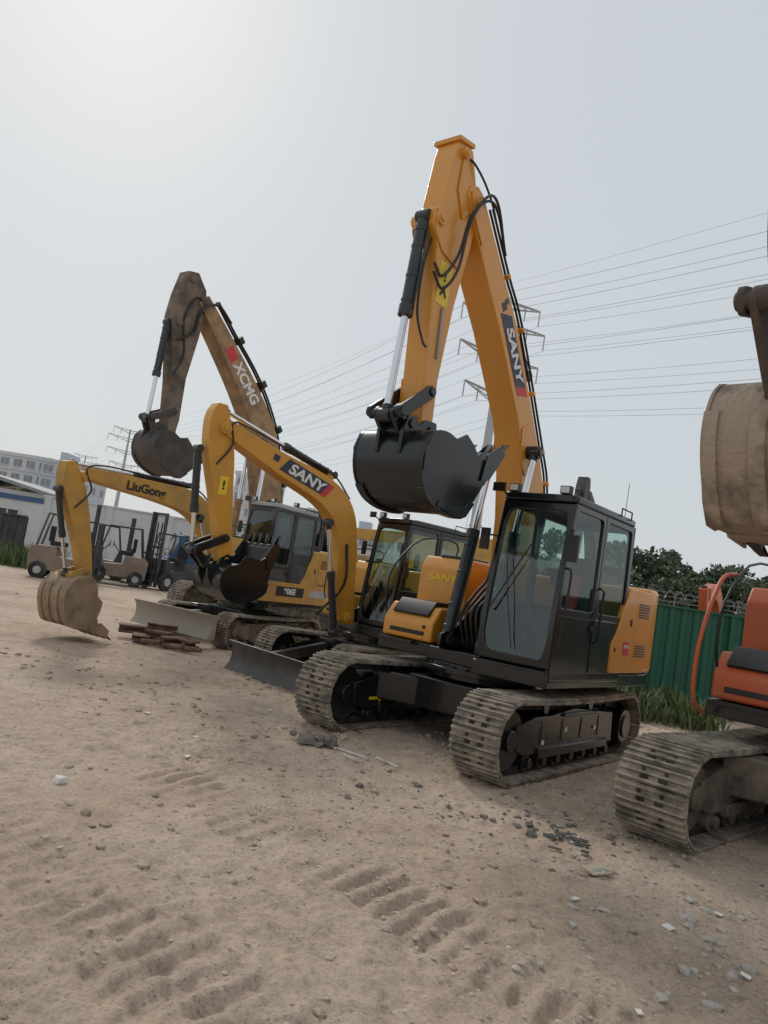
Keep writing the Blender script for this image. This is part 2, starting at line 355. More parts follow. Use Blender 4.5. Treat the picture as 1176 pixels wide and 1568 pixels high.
    g.build('cab_roof',o.get('roof',CM),M,bev=.02,seg=3,sc=sc)
    g=Geo()
    g.poly(qi,lambda p:(fx(p[1])-.01,p[0],p[1]))
    for yy in(y1-.02,y0+.02):
        for q in([(fx(zl),zl),(.02,zl),(.02,zt),(fx(zt),zt)],[(.015,zl),(-.86,zl),(-.80,zt),(.015,zt)]): g.poly(rnd(inset(q,.06),.07,5),lambda p:(p[0],yy,p[1]))
    g.poly(rnd(inset(rq,.075),.06,5),lambda p:(-.84+.02*(p[1]-1.6),p[0],p[1]))
    g.build('cab_glass',gl,M,sc=sc,nrm=False)
    g=Geo()
    g.tube([(.92,y1+.05,1.3),(.90,y1+.06,1.6),(.86,y1+.06,2.0),(.86,y1+.0,2.05)],.012,8,3)
    g.tube([(.0,y1+.0,1.35),(.0,y1+.05,1.38),(-.02,y1+.05,1.9),(-.02,y1,1.93)],.013,8)
    g.box((.08,y1+.012,1.5),(.12,.024,.05))
    g.box((.5,y1+.004,1.585),(.86,.012,.02)); g.box((.035,y1+.004,1.32),(.012,.012,.55))
    g.tube([(fx(2.5)+.01,y1,2.42),(fx(2.5)+.12,y1+.06,2.42),(fx(2.5)+.12,y1+.06,2.36)],.01,6)
    g.tube([(fx(2.7)+.02,y0+.05,2.72),(fx(2.7)+.16,y0+.02,2.80)],.01,6)
    g.box((fx(2.5)+.12,y1+.07,2.24),(.03,.13,.26)); g.box((fx(2.7)+.17,y0+.01,2.80),(.03,.14,.09))
    g.box((fx(2.)+.10,y0-.06,2.25),(.03,.10,.22)); g.tube([(fx(2.3)+.0,y0,2.3),(fx(2.3)+.1,y0-.06,2.3)],.01,6)
    g.tube([(fx(1.2)+.03,.84,1.2),(fx(1.7)+.03,.70,1.75),(fx(2.1)+.03,.62,2.1)],.006,6)
    g.tube([(fx(1.7)+.035,.52,1.55),(fx(2.3)+.035,.86,2.25)],.008,6)
    g.tube([(-.3,y1+.02,zt+.05),(-.3,y1+.02,zt+.14),(-.6,y1+.02,zt+.14),(-.6,y1+.02,zt+.05)],.009,6)
    g.cyl((-.7,y1-.1,zt+.07),(-.72,y1-.1,zt+.5),.004,5)
    for yy in(y0+.12,y1-.12): g.box((fx(zt)+.03,yy,zt+.12),(.07,.11,.08))
    g.build('mirrors_and_rails',M_K2,M,bev=.012,sc=sc)
    g=Geo()
    for yy in(y0+.12,y1-.12): g.box((fx(zt)+.067,yy,zt+.12),(.008,.09,.06))
    g.build('work_lamps',M_LAMP,M,sc=sc)
    g=Geo()
    g.box((-.1,.85,1.42),(.5,.48,.14)); g.box((-.36,.85,1.78),(.12,.46,.62),Matrix.Rotation(R(-8),3,'Y')); g.box((-.40,.85,2.16),(.09,.26,.18))
    for e in(-1,1): g.box((-.02,.85+e*.30,1.5),(.5,.12,.12)); g.cyl((.16,.85+e*.3,1.55),(.18,.85+e*.3,1.78),.018,8); g.cyl((.18,.85+e*.3,1.76),(.18,.85+e*.3,1.84),.03,10); g.cyl((.62,.85+e*.1,1.05),(.52,.85+e*.1,1.6),.012,8)
    g.box((.62,.55,1.65),(.05,.06,.22)); g.box((-.1,.85,1.2),(.4,.4,.3)); g.box((.45,.85,1.06),(.7,.7,.03)); g.box((.68,1.12,1.95),(.06,.2,.16))
    g.build('seat_and_controls',M_SEAT,M,bev=.03,seg=3,sc=sc)
    g=Geo(); g.box((-.28,.85,1.80),(.06,.10,.5),Matrix.Rotation(R(-8),3,'Y')); g.build('seat_trim',M_RED,M,bev=.01,sc=sc)

def arm(M,boom,stick,bm,sm,hb=.17,hs=.13):
    g=Geo(); g.prism(boom,-hb,hb); g.build('boom',bm,M,bev=.014,seg=3)
    g=Geo(); g.prism(stick,-hs,hs); g.build('stick',sm,M,bev=.012,seg=3)
def bosses(M,L,mat,name='pins'):
    g=Geo()
    for x,z,y,r in L:
        g.cyl((x,-y,z),(x,y,z),r,20); g.cyl((x,-y-.015,z),(x,y+.015,z),r*.55,12)
    g.build(name,mat,M,bev=.005,seg=1)
def undercarriage(M,sx,sz,o):
    sc=(sx,sx,sz); w=o.get('shoe',.5)
    for yc in(-.995,.995): track(M,sc,yc,w,o.get('xf',1.42),-1.42,.80,.165,o.get('tr',M_TR),o.get('lk',M_TRK),o.get('uc',M_K))
def blade(M,x,w,z,mat,h=.42):
    g=Geo()
    prof=[(x+.10,z),(x+.02,z+.1),(x,z+.22),(x+.03,z+.34),(x+.10,z+h),(x+.07,z+h+.01),(x-.02,z+.35),(x-.05,z+.2),(x-.01,z+.05)]
    g.prism(prof,-w/2,w/2)
    for e in(-1,1): g.prism(prof[:5]+[(x-.08,z+h),(x-.10,z)],e*(w/2+.001),e*(w/2+.02)); g.prism([(x,z+.1),(x,z+.28),(.7,.55),(.7,.40)],e*.42-.05,e*.42+.05)
    g.box((x-.06,0,z+.08),(.08,w*.97,.1)); g.box((x-.06,0,z+.33),(.06,w*.97,.06))
    g.build('dozer_blade',mat,M,bev=.008)
def machine(name,O,F,z=0.):
    return empty(name,(O[0],O[1],z),math.atan2(F[1],F[0]))
def link(M,pts,y,r,mat,name='bucket_link'):
    g=Geo()
    for a,b,yy in pts:
        a=Vector((a[0],0,a[1]));b=Vector((b[0],0,b[1]));d=(b-a).normalized();n=Vector((-d.z,0,d.x))
        for e in(-1,1):
            pr=[a+n*r*.9-d*r*.6,a-n*r*.9-d*r*.6,b-n*r*.9+d*r*.6,b+n*r*.9+d*r*.6]
            g.prism(rnd([(p.x,p.z) for p in pr],r*.6,5),e*yy-.022,e*yy+.022)
        for q in(a,b): g.cyl((q.x,-yy-.04,q.z),(q.x,yy+.04,q.z),r*.62,16)
    g.build(name,mat,M,bev=.008)

# ================================================================ main excavator
E1=machine('excavator',(1.40,8.72),(-.63,-.776),-.015)
undercarriage(E1,1,1,dict(xf=1.33))
house(E1,1,1,dict(paint=M_Y,tail=.22))
boom=[(-.50,1.38),(-.60,2.0),(-.63,2.6),(-.54,3.05),(-.30,3.45),(.59,4.66),(1.02,5.08),(1.62,5.68),(1.74,5.73),(1.86,5.68),(1.90,5.56),(1.31,4.87),(.96,4.5),(.30,3.68),(.08,3.22),(-.06,2.6),(-.12,1.9),(-.16,1.42),(-.3,1.3)]
stick=[(1.93,6.05),(2.12,6.02),(2.15,5.88),(2.22,5.30),(2.32,5.22),(2.32,5.08),(2.22,4.95),(2.17,4.5),(2.08,3.4),(2.03,3.06),(1.93,3.04),(1.86,3.14),(1.88,3.6),(1.80,4.42),(1.66,5.15),(1.62,5.5),(1.70,5.70)]
arm(E1,boom,stick,M_Y,M_Y)
g=Geo()
g.box((2.02,0,6.05),(.27,.32,.045),Matrix.Rotation(R(10),3,'Y'))
for e in(-1,1):
    g.prism([(1.78,5.76),(1.90,6.02),(2.02,6.0),(2.04,5.55),(1.9,5.3),(1.76,5.45)],e*.131,e*.15)
    g.prism(rnd([(1.80,5.05),(2.30,5.25),(2.30,5.02),(2.14,4.86),(1.82,4.80)],.05,4),e*.131,e*.145)
    g.prism([(-.12,3.15),(-.24,3.45),(.02,3.72),(.20,3.62),(.16,3.3),(.0,3.1)],e*.171,e*.186)
    g.prism([(1.46,5.35),(1.66,5.66),(1.86,5.62),(1.80,5.45),(1.55,5.18)],e*.171,e*.188)
    g.prism([(1.87,3.05),(2.04,3.04),(2.10,3.62),(1.90,3.66)],e*.131,e*.146)
g.build('reinforcement_plates',M_Y,E1,bev=.006)
bosses(E1,[(1.76,5.56,.20,.085),(2.24,5.15,.17,.07),(2.02,5.93,.18,.055),(-.32,1.48,.26,.09),(2.0,3.52,.17,.055),(1.95,3.13,.17,.06)],M_Y)
bosses(E1,[(0.0,3.38,.34,.075),(.2,4.35,.10,.07)],M_K,'cylinder_pins')
for y in(-.27,.27): ram(E1,(.44,1.12),(0,3.38),y,.56,.065,M_CYL,'boom_cylinder')
ram(E1,(.0,4.30),(1.95,5.95),0,.55,.062,M_CYL,'stick_cylinder')
ram(E1,(2.32,5.15),(2.42,3.17),0,.50,.062,M_CYL,'bucket_cylinder')
link(E1,[((2.02,3.50),(2.42,3.20),.175),((2.42,3.20),(2.27,3.06),.10)],0,.07,M_KB)
bucket(E1,(1.95,3.13),.90,0,.84,M_KB,y=.03)
g=Geo()
back=[(-.60,2.2),(-.68,2.7),(-.60,3.1),(-.38,3.45),(.5,4.66),(.95,5.1),(1.45,5.62)]
for k,y in enumerate((.10,.14,-.1)):
    g.tube([(a-.06,y,b+.05) for a,b in back],.014,8,4)
g.build('boom_pipes',M_K2,E1)
g=Geo()
for a,b in back[1:-1]+[(.05,4.05)]: g.box((a-.04,.12,b+.03),(.05,.10,.05),Matrix.Rotation(R(-50),3,'Y'))
g.build('pipe_clamps',M_Y,E1,bev=.01)
g=Geo()
g.tube([(1.05,.16,5.30),(1.35,.20,5.60),(1.62,.24,5.62),(1.86,.22,5.35),(1.95,.20,4.9),(2.12,.17,4.62),(2.22,.13,4.72)],.015,8,6)
g.tube([(1.12,.18,5.34),(1.42,.22,5.68),(1.70,.27,5.62),(1.90,.25,5.25),(1.95,.22,4.75),(2.10,.18,4.5),(2.24,.15,4.62)],.015,8,6)
g.tube([(1.36,.18,5.55),(1.52,.20,5.67),(1.72,.2,5.80),(1.9,.17,5.90),(1.95,.1,5.93)],.012,8,6)
g.tube([(2.26,.08,4.95),(2.33,.09,4.6),(2.31,.09,4.2),(2.22,.13,3.95),(2.16,.14,3.9)],.012,8,6)
for k in range(5):
    y=-.13+k*.065; g.tube([(.30,y,1.12),(.42,y,1.40+.02*k),(.22,y,1.65),(-.02,y,1.85),(-.10,y,2.1)],.016,8,5)
for k in range(3):
    y=.33+k*.035; g.tube([(.60,y,1.05),(.70,y,1.35),(.60,y,1.62),(.25,.2,1.75)],.015,8,5)
g.build('hydraulic_hoses',M_HOSE,E1)
g=Geo()
g.box((1.98,.140,4.10),(.03,.02,.5),Matrix.Rotation(R(3),3,'Y')); g.build('stick_steel_pipe',M_STEELP,E1)
bd=Vector((-.62,0,-.785)); bu=Vector((-.785,0,.62))
def decal(M,c,hl,hw,y,mat,name,d=bd,u=bu,sk=0.):
    c=Vector((c[0],0,c[1])); P=[c+d*(-hl-sk)+u*(hw),c+d*(hl-sk)+u*hw,c+d*(hl+sk)-u*hw,c+d*(-hl+sk)-u*hw]
    g=Geo(); g.prism([(p.x,p.z) for p in P],y,y+.003); g.build(name,mat,M)
decal(E1,(.62,4.38),.42,.105,.1715,M_NAVY,'boom_decal',sk=-.05)
decal(E1,(.326,4.008),.05,.105,.1715,M_RED,'boom_decal_red',sk=-.05)
decal(E1,(.94,4.78),.045,.045,.1715,M_NAVY,'boom_decal_chip'); decal(E1,(.90,4.85),.03,.035,.1715,M_NAVY,'boom_decal_chip2')
text('boom_lettering','SANY',(.60,.177,4.355),bd,bu,.195,M_WHT,E1,.03,.2,1.3)
text('tank_lettering','SANY',(-.196,-.86,1.80),(0,1,0),(0,0,1),.13,M_YS,E1,.02,0,1.3)
g=Geo(); g.box((2.02,.133,4.58),(.20,.005,.42)); g.build('warning_label',M_YS,E1)
text('warning_symbol','!\nA',(2.02,.137,4.58),(-1,0,0),(0,0,1),.15,M_BLKS,E1,.03)
decal(E1,(-.92,1.32),.085,.075,1.270,M_RED,'badge',d=Vector((-1,0,0)),u=Vector((0,0,1)))
text('badge_text','SY155',(-.92,1.275,1.34),(-1,0,0),(0,0,1),.05,M_WHT,E1,.02)
lab=Geo()
for x,y,z in((.2,1.165,.45),(-.55,1.165,.43),(.70,1.165,.35)): lab.box((x,y+.01,z),(.05,.006,.04))
lab.build('small_labels',M_WHT,E1)
ar=Geo(); ar.prism([(.95,.33),(.77,.33),(.77,.30),(.69,.345),(.77,.39),(.77,.36),(.95,.36)],-.995+.168,-.995+.174); ar.build('tie_down_arrow',M_YS,E1)

# ================================================================ small excavator with black bucket
E2=machine('excavator',(.20,12.1),(-.738,-.675),-.01)
undercarriage(E2,.86,.86,dict())
house(E2,.86,.93,dict(paint=M_Y2))
blade(E2,2.0,1.9,.0,M_BL)
bm_=band([(.78,.98,.14),(.92,1.5,.18),(1.00,2.05,.19),(1.20,2.54,.215),(1.62,2.82,.205),(2.4,3.02,.16),(3.1,3.23,.12),(3.42,3.34,.10)])
st_=band([(3.46,3.60,.07),(3.46,3.38,.15),(3.36,2.95,.19),(3.22,2.4,.14),(3.08,1.8,.10),(3.04,1.56,.07)])
arm(E2,bm_,st_,M_Y2,M_Y2,.13,.10)
bosses(E2,[(3.38,3.29,.15,.08),(.8,1.0,.2,.09),(3.04,1.6,.13,.055),(1.5,3.04,.08,.06)],M_Y2)
ram(E2,(1.42,3.08),(3.42,3.55),0,.46,.055,M_CYL,'stick_cylinder')
ram(E2,(3.66,2.96),(3.50,1.66),0,.62,.05,M_CYL,'bucket_cylinder')
ram(E2,(1.05,.78),(1.48,2.36),.17,.55,.055,M_CYL,'boom_cylinder')
link(E2,[((3.1,1.88),(3.50,1.68),.13),((3.50,1.68),(3.30,1.5),.08)],0,.06,M_KB)
bucket(E2,(3.04,1.58),.68,-28,.70,M_KB)
d2=(Vector((1.65,0,2.82))-Vector((2.7,0,3.10))).normalized(); u2=Vector((d2.z,0,-d2.x)); 
if u2.z<0: u2=-u2
decal(E2,(1.98,2.925),.42,.105,.1315,M_NAVY,'boom_decal',d=d2,u=u2,sk=-.05)
decal(E2,(1.57,2.815),.05,.105,.1335,M_RED,'boom_decal_red',d=d2,u=u2,sk=-.05)
decal(E2,(2.53,3.09),.05,.045,.1315,M_NAVY,'boom_decal_chip',d=d2,u=u2)
text('boom_lettering','SANY',(1.98,.137,2.915),d2,u2,.21,M_WHT,E2,.03,.2,1.25)
g=Geo(); g.tube([(1.1,.1,2.78),(1.5,.1,3.08),(2.3,.1,3.24),(3.0,.12,3.38),(3.3,.14,3.38),(3.25,.13,3.1),(3.42,.1,2.8)],.013,8,5)
g.tube([(1.3,0,1.0),(.98,.15,1.5),(1.05,.15,2.1)],.02,8,4)
g.build('hydraulic_hoses',M_HOSE,E2)
g=Geo(); g.box((3.26,.103,2.55),(.12,.005,.24)); g.build('warning_label',M_YS,E2)
text('warning_symbol','!',(3.26,.108,2.55),(-1,0,0),(0,0,1),.16,M_BLKS,E2,.03)

# ================================================================ small worn excavator, grey cab
E3=machine('excavator',(-2.46,14.9),(-.53,-.85),-.01)
undercarriage(E3,.78,.82,dict(tr=M_TRD,uc=M_UC))
house(E3,.80,.99,dict(paint=M_Y3,cab=M_DG,roof=M_GREY,glass=G_DK))
blade(E3,1.75,1.9,.20,M_BLW)
arm(E3,band([(.80,1.1,.13),(1.1,1.7,.17),(1.42,2.20,.21),(1.90,2.46,.21),(2.6,2.52,.165),(3.6,2.54,.12),(4.05,2.55,.09)]),
    band([(4.40,2.68,.07),(4.32,2.44,.16),(4.12,2.03,.17),(3.9,1.50,.12),(3.72,.95,.08),(3.68,.83,.06)]),M_Y3,M_Y3,.12,.10)
bosses(E3,[(4.10,2.50,.14,.08),(3.68,.85,.13,.05)],M_Y3)
ram(E3,(1.95,2.76),(4.34,2.66),0,.5,.05,M_CYL,'stick_cylinder')
ram(E3,(4.46,2.24),(4.06,1.0),0,.55,.045,M_CYL,'bucket_cylinder')
ram(E3,(.98,.95),(1.70,2.25),.16,.5,.05,M_K,'boom_cylinder')
link(E3,[((3.80,1.1),(4.06,1.0),.12),((4.06,1.0),(3.9,.80),.07)],0,.05,M_Y3)
bucket(E3,(3.66,.80),.72,68,.66,M_BKG,ribs=True)
text('boom_lettering','LiuGong',(2.95,.124,2.51),(-1,0,0),(0,0,1),.20,M_BLKS,E3,.03,0,1.2)
g=Geo(); g.prism([(.76,.94),(-1.40,.94),(-1.40,1.32),(.70,1.32)],1.016,1.030); g.build('side_skirt',M_Y3,E3,bev=.006)
decal(E3,(-.10,1.15),.42,.09,1.0315,M_BLKS,'body_stripe',d=Vector((-1,0,0)),u=Vector((0,0,1)))
text('body_lettering','906E',(-.08,1.038,1.15),(-1,0,0),(0,0,1),.15,M_WHT,E3,.03,0,1.2)
decal(E3,(-1.0,1.15),.30,.07,1.0315,M_GREY,'body_stripe_grey',d=Vector((-1,0,0)),u=Vector((0,0,1)))
g=Geo(); g.tube([(1.4,.1,2.5),(1.9,.1,2.73),(3.0,.1,2.74),(3.85,.13,2.72),(4.15,.15,2.6),(4.0,.14,2.3),(4.2,.1,2.0)],.014,8,5); g.build('hydraulic_hoses',M_HOSE,E3)

# ================================================================ large muddy excavator
E4=machine('excavator',(-2.48,18.86),(-.6,-.8),0)
undercarriage(E4,1.12,1.12,dict(tr=M_TRD,uc=M_UC))
house(E4,1.12,1.08,dict(paint=M_YX,cab=M_DG,glass=G_DK))
arm(E4,band([(.45,1.8,.26),(.62,2.6,.33),(.82,3.5,.36),(1.25,4.55,.36),(2.0,5.45,.29),(2.9,6.3,.22),(3.7,7.0,.16)]),
    [(3.92,7.5),(4.18,7.44),(4.3,6.9),(4.36,6.4),(4.28,6.0),(4.1,5.0),(3.98,3.9),(3.80,3.88),(3.74,4.3),(3.76,5.2),(3.62,6.2),(3.58,6.8),(3.65,7.2)],M_YX,M_YS4,.21,.16)
bosses(E4,[(3.65,6.95,.23,.11),(4.2,6.3,.2,.08),(3.88,3.98,.2,.07),(4.05,7.3,.2,.07)],M_YS4)
for y in(-.32,.32): ram(E4,(1.3,1.3),(1.25,4.4),y,.55,.085,M_YX,'boom_cylinder')
ram(E4,(1.6,5.6),(3.95,7.4),0,.55,.08,M_YX,'stick_cylinder')
ram(E4,(4.36,6.25),(4.42,4.15),0,.55,.075,M_CYL,'bucket_cylinder')
link(E4,[((3.92,4.45),(4.42,4.2),.2),((4.42,4.2),(4.25,3.9),.12)],0,.08,M_BKD)
bucket(E4,(3.88,3.98),.98,14,.80,M_BKD)
d4=(Vector((1.9,0,5.35))-Vector((2.9,0,6.3))).normalized(); u4=Vector((d4.z,0,-d4.x)); u4=-u4 if u4.z<0 else u4
text('boom_lettering','XCMG',(2.15,.214,5.60),d4,u4,.36,M_WHT,E4,.03,.15,1.0)
decal(E4,(2.70,6.11),.16,.13,.2115,M_RED,'boom_decal',d=d4,u=u4)
g=Geo()
for y in(.1,.18): g.tube([(.25,y,2.6),(.45,y,3.6),(.90,y,4.8),(1.7,y,5.8),(2.7,y,6.6),(3.3,y,7.1)],.025,8,4)
for y in(.2,.25): g.tube([(2.9,y,6.75),(3.35,y,7.0),(3.75,y,6.7),(3.85,y,6.2),(4.2,y*.6,5.9)],.025,8,5)
g.tube([(3.6,.18,6.9),(3.9,.2,6.95),(4.1,.18,6.4),(3.95,.18,5.7),(4.1,.16,5.2)],.022,8,5)
for a,b in((.38,3.6),(.86,4.85),(1.6,5.75),(2.5,6.5)): g.box((a,.14,b),(.16,.2,.12),Matrix.Rotation(R(-45),3,'Y'))
g.build('hydraulic_hoses',M_HOSE,E4)

# ================================================================ right hand orange machine
E5=machine('excavator',(4.42,6.33),(-.71,-.70),-.02)
undercarriage(E5,1.08,.98,dict(tr=M_TRD,uc=M_UC,shoe=.52))
house(E5,1.06,1.05,dict(paint=M_OR,uc=M_UC))
arm(E5,[(x,z+.1) for x,z in boom],band([(3.25,6.5,.1),(3.2,6.0,.2),(3.1,5.2,.24),(2.9,4.2,.2),(2.66,3.1,.12)]),M_OR,M_YR,.19,.15)
bosses(E5,[(2.62,3.12,.2,.07)],M_YR)
ram(E5,(3.62,5.6),(3.50,3.50),0,.5,.07,M_YR,'bucket_cylinder',eye=.14)
link(E5,[((2.75,3.72),(3.50,3.50),.20),((3.50,3.50),(3.00,2.98),.13)],0,.09,M_YR)
bucket(E5,(2.58,3.02),.84,58,.98,M_BKT,tmat=M_DG,ribs=True)
g=Geo()
for k in range(2): g.tube([(3.3,-.17-.04*k,5.0),(3.15,-.2-.04*k,4.2),(3.0,-.19-.04*k,3.8),(2.8,-.16,3.5)],.018,8,5)
g.build('hydraulic_hoses',M_HOSE,E5)
g=Geo(); g.tube([(.62,-1.28,.95),(.80,-1.30,1.1),(.78,-1.30,1.6),(.45,-1.30,2.15),(.1,-1.30,2.25)],.02,10,6); g.build('orange_handrail',M_OR,E5)

# machines standing behind the green fence
E6=machine('excavator',(10.0,21.5),(-.55,-.83),0)
undercarriage(E6,.78,.82,dict(tr=M_TRD,uc=M_UC)); house(E6,.78,.8,dict(paint=M_OR))
arm(E6,band([(.5,1.2,.15),(.8,1.9,.2),(1.3,2.5,.23),(2.0,2.7,.2),(2.9,2.6,.12)]),band([(3.2,2.7,.08),(3.0,2.3,.15),(2.7,1.5,.1),(2.6,1.0,.07)]),M_OR,M_OR,.12,.1)
ram(E6,(1.4,2.85),(3.15,2.72),0,.5,.05,M_K,'stick_cylinder'); bucket(E6,(2.6,1.0),.8,60,.7,M_BKD)
E7=machine('excavator',(6.1,21.0),(-.6,-.8),0)
undercarriage(E7,.78,.82,dict(tr=M_TRD,uc=M_UC)); house(E7,.78,.8,dict(paint=M_Y3))
arm(E7,band([(.3,1.2,.15),(.2,2.2,.2),(.35,3.2,.2),(.9,4.2,.16),(1.5,4.75,.1)]),band([(1.65,5.15,.09),(1.66,4.85,.17),(1.7,4.3,.17),(1.72,3.4,.12),(1.75,2.8,.08)]),M_DG,M_DG,.16,.14)
ram(E7,(1.95,4.75),(2.0,3.1),0,.5,.06,M_DG,'bucket_cylinder'); bucket(E7,(1.75,2.8),.8,10,.7,M_BKD)

# ================================================================ ground
def vnoise(x,y,f,seed):
    x=x*f;y=y*f; xi=np.floor(x).astype(np.int64);yi=np.floor(y).astype(np.int64);xf=x-xi;yf=y-yi
    def h(a,b):
        n=(a*374761393+b*668265263+seed*974711)&0x7fffffff; n=((n^(n>>13))*1274126177)&0x7fffffff; n=n^(n>>16)
        return (n&0xffff)/65535.
    u=xf*xf*(3-2*xf);v=yf*yf*(3-2*yf)
    return (h(xi,yi)*(1-u)+h(xi+1,yi)*u)*(1-v)+(h(xi,yi+1)*(1-u)+h(xi+1,yi+1)*u)*v-.5
def hgt(X,Y):
    d=np.hypot(X,Y); near=np.clip(1.6-d/14,0,1)
    h=.05*vnoise(X,Y,.35,1)+.030*vnoise(X,Y,1.1,2)*near+.018*vnoise(X,Y,2.7,3)*near
    m=np.clip(vnoise(X,Y,.6,9)*3+.5,0,1)
    X2=X+.12*vnoise(X,Y,3.3,40);Y2=Y+.12*vnoise(X,Y,3.3,41)
    h+= near*(.014*vnoise(X2,Y2,6,4)*(.4+m)+.016*vnoise(X2*.8+Y2*.6,Y2*.8-X2*.6,12,5)*(.35+m)+.014*vnoise(X2,Y2,25,6)*(.3+m)+.008*vnoise(Y2,X2,45,8))
    cl=np.clip(vnoise(X2*.6-Y2*.8,Y2*.6+X2*.8,9,51)-.18,0,1); h+=near*.05*cl*(m+.15)
    for (ax,ay,bx,by,w,ph,st) in[(-1.45,5.95,-.1,4.55,.30,0,1.9),(-.05,4.75,1.45,3.10,.29,.7,1.9),(-2.6,5.0,.3,2.25,.22,.5,1.0),(.2,6.6,2.9,3.9,.2,.3,.6),(-3.2,9.5,-2.2,2.6,.2,.2,.5),(-4.2,7,-.8,3.0,.2,.1,.5),(-.9,3.75,.9,2.1,.24,.1,1.2),(-1.9,3.6,-1.2,2.4,.18,.4,1.2)]:
        dx,dy=bx-ax,by-ay;L=math.hypot(dx,dy);dx/=L;dy/=L
        s=(X-ax)*dx+(Y-ay)*dy; c=-(X-ax)*dy+(Y-ay)*dx+.08*np.sin(s*1.1+ph*9)
        e=np.clip((w-abs(c)+.05*vnoise(X,Y,6,21))/.07,0,1)*np.clip(s/.4,0,1)*np.clip((L-s)/.4,0,1)
        brk=np.clip(vnoise(X,Y,1.9,31)*2.5+.85,0.25,1)
        rib=np.clip(np.sin((s+c*.25)*2*math.pi/.165+vnoise(X,Y,3,77)*2.5)*1.6,-1,1)
        h+=st*e*brk*(-.006+.0115*rib)
        h+=st*.009*np.exp(-((abs(c)-w-.05)/.06)**2)*np.clip(s/.4,0,1)*np.clip((L-s)/.4,0,1)*brk
    return h
def axis(a,b,fine,lo,hi,g=1.07):
    c=list(np.arange(a,b,fine)); s=fine
    r=[];x=b
    while x<hi: s*=g; r.append(x); x+=s
    r.append(hi); s=fine; l=[];x=a-fine
    while x>lo: s*=g; l.append(x); x-=s
    l.append(lo)
    return np.array(l[::-1]+c+r)
xs=axis(-4.0,4.0,.0165,-1500,1500,1.06); ys=axis(1.6,7.6,.0165,-200,2500,1.04)
Xg,Yg=np.meshgrid(xs,ys); Zg=hgt(Xg,Yg); nx,ny=len(xs),len(ys)
V=np.stack([Xg.ravel(),Yg.ravel(),Zg.ravel()],1)
I=np.arange(nx*ny).reshape(ny,nx); Fq=np.stack([I[:-1,:-1].ravel(),I[:-1,1:].ravel(),I[1:,1:].ravel(),I[1:,:-1].ravel()],1)
me=bpy.data.meshes.new('ground'); me.vertices.add(len(V)); me.vertices.foreach_set('co',V.ravel())
me.loops.add(Fq.size); me.loops.foreach_set('vertex_index',Fq.ravel()); me.polygons.add(len(Fq)); me.polygons.foreach_set('loop_start',np.arange(0,Fq.size,4)); me.update(); me.validate()
me.polygons.foreach_set('use_smooth',[True]*len(me.polygons))
m,nt,b=newmat('dirt_ground'); N=nt.nodes;L=nt.links
tc=N.new('ShaderNodeTexCoord')
def nz(s,det=8,ro=.6,dist=0):
    n=N.new('ShaderNodeTexNoise'); n.inputs['Scale'].default_value=s; n.inputs['Detail'].default_value=det; n.inputs['Roughness'].default_value=ro; n.inputs['Distortion'].default_value=dist; L.new(tc.outputs['Object'],n.inputs['Vector']); return n
def ramp(src,stops):
    r=N.new('ShaderNodeValToRGB'); e=r.color_ramp.elements
    while len(e)<len(stops): e.new(.5)
    for i,(p,c) in enumerate(stops): e[i].position=p; e[i].color=(*c,1)
    L.new(src,r.inputs[0]); return r
def mixc(f,a,b_,mode='MIX'):
    x=N.new('ShaderNodeMix'); x.data_type='RGBA'; x.blend_type=mode
    if isinstance(f,float): x.inputs[0].default_value=f
    else: L.new(f,x.inputs[0])
    L.new(a,x.inputs[6]); L.new(b_,x.inputs[7]); return x.outputs[2]
n1=nz(.45,6,.6,.4); c1=ramp(n1.outputs['Fac'],[(.30,(.45,.345,.262)),(.5,(.575,.455,.355)),(.72,(.65,.53,.425))])
n2=nz(4,10,.75,.3); c2=ramp(n2.outputs['Fac'],[(.3,(.56,.54,.52)),(.46,(.90,.89,.88)),(.75,(1.15,1.13,1.10))])
col1=mixc(1.0,c1.outputs[0],c2.outputs[0],'MULTIPLY')
n3=nz(38,7,.8); c3=ramp(n3.outputs['Fac'],[(.32,(.40,.38,.37)),(.46,(.95,.95,.95)),(.66,(1.2,1.18,1.16))])
col2=mixc(.9,col1,c3.outputs[0],'MULTIPLY')
vo=N.new('ShaderNodeTexVoronoi'); vo.inputs['Scale'].default_value=38; L.new(tc.outputs['Object'],vo.inputs['Vector'])
vr=ramp(vo.outputs['Distance'],[(.0,(1,1,1)),(.16,(1,1,1)),(.24,(0,0,0))])
gm=nz(1.3,4,.6); gr=ramp(gm.outputs['Fac'],[(.42,(0,0,0)),(.58,(1,1,1))])
ff=N.new('ShaderNodeMath'); ff.operation='MULTIPLY'; L.new(vr.outputs[0],ff.inputs[0]); L.new(gr.outputs[0],ff.inputs[1])
f2=N.new('ShaderNodeMath'); f2.operation='MULTIPLY'; f2.inputs[1].default_value=.65; L.new(ff.outputs[0],f2.inputs[0])
pc=ramp(vo.outputs['Color'],[(.2,(.24,.20,.165)),(.6,(.50,.44,.36)),(.9,(.70,.65,.58))])
col3=mixc(f2.outputs[0],col2,pc.outputs[0])
L.new(col3,b.inputs['Base Color']); b.inputs['Roughness'].default_value=.95; b.inputs['Specular IOR Level'].default_value=.2
bp=N.new('ShaderNodeBump'); bp.inputs['Strength'].default_value=.9; bp.inputs['Distance'].default_value=.03
ad=N.new('ShaderNodeMath'); ad.operation='ADD'; L.new(n2.outputs['Fac'],ad.inputs[0])
a2=N.new('ShaderNodeMath'); a2.operation='MULTIPLY'; a2.inputs[1].default_value=.5; L.new(n3.outputs['Fac'],a2.inputs[0]); L.new(a2.outputs[0],ad.inputs[1])
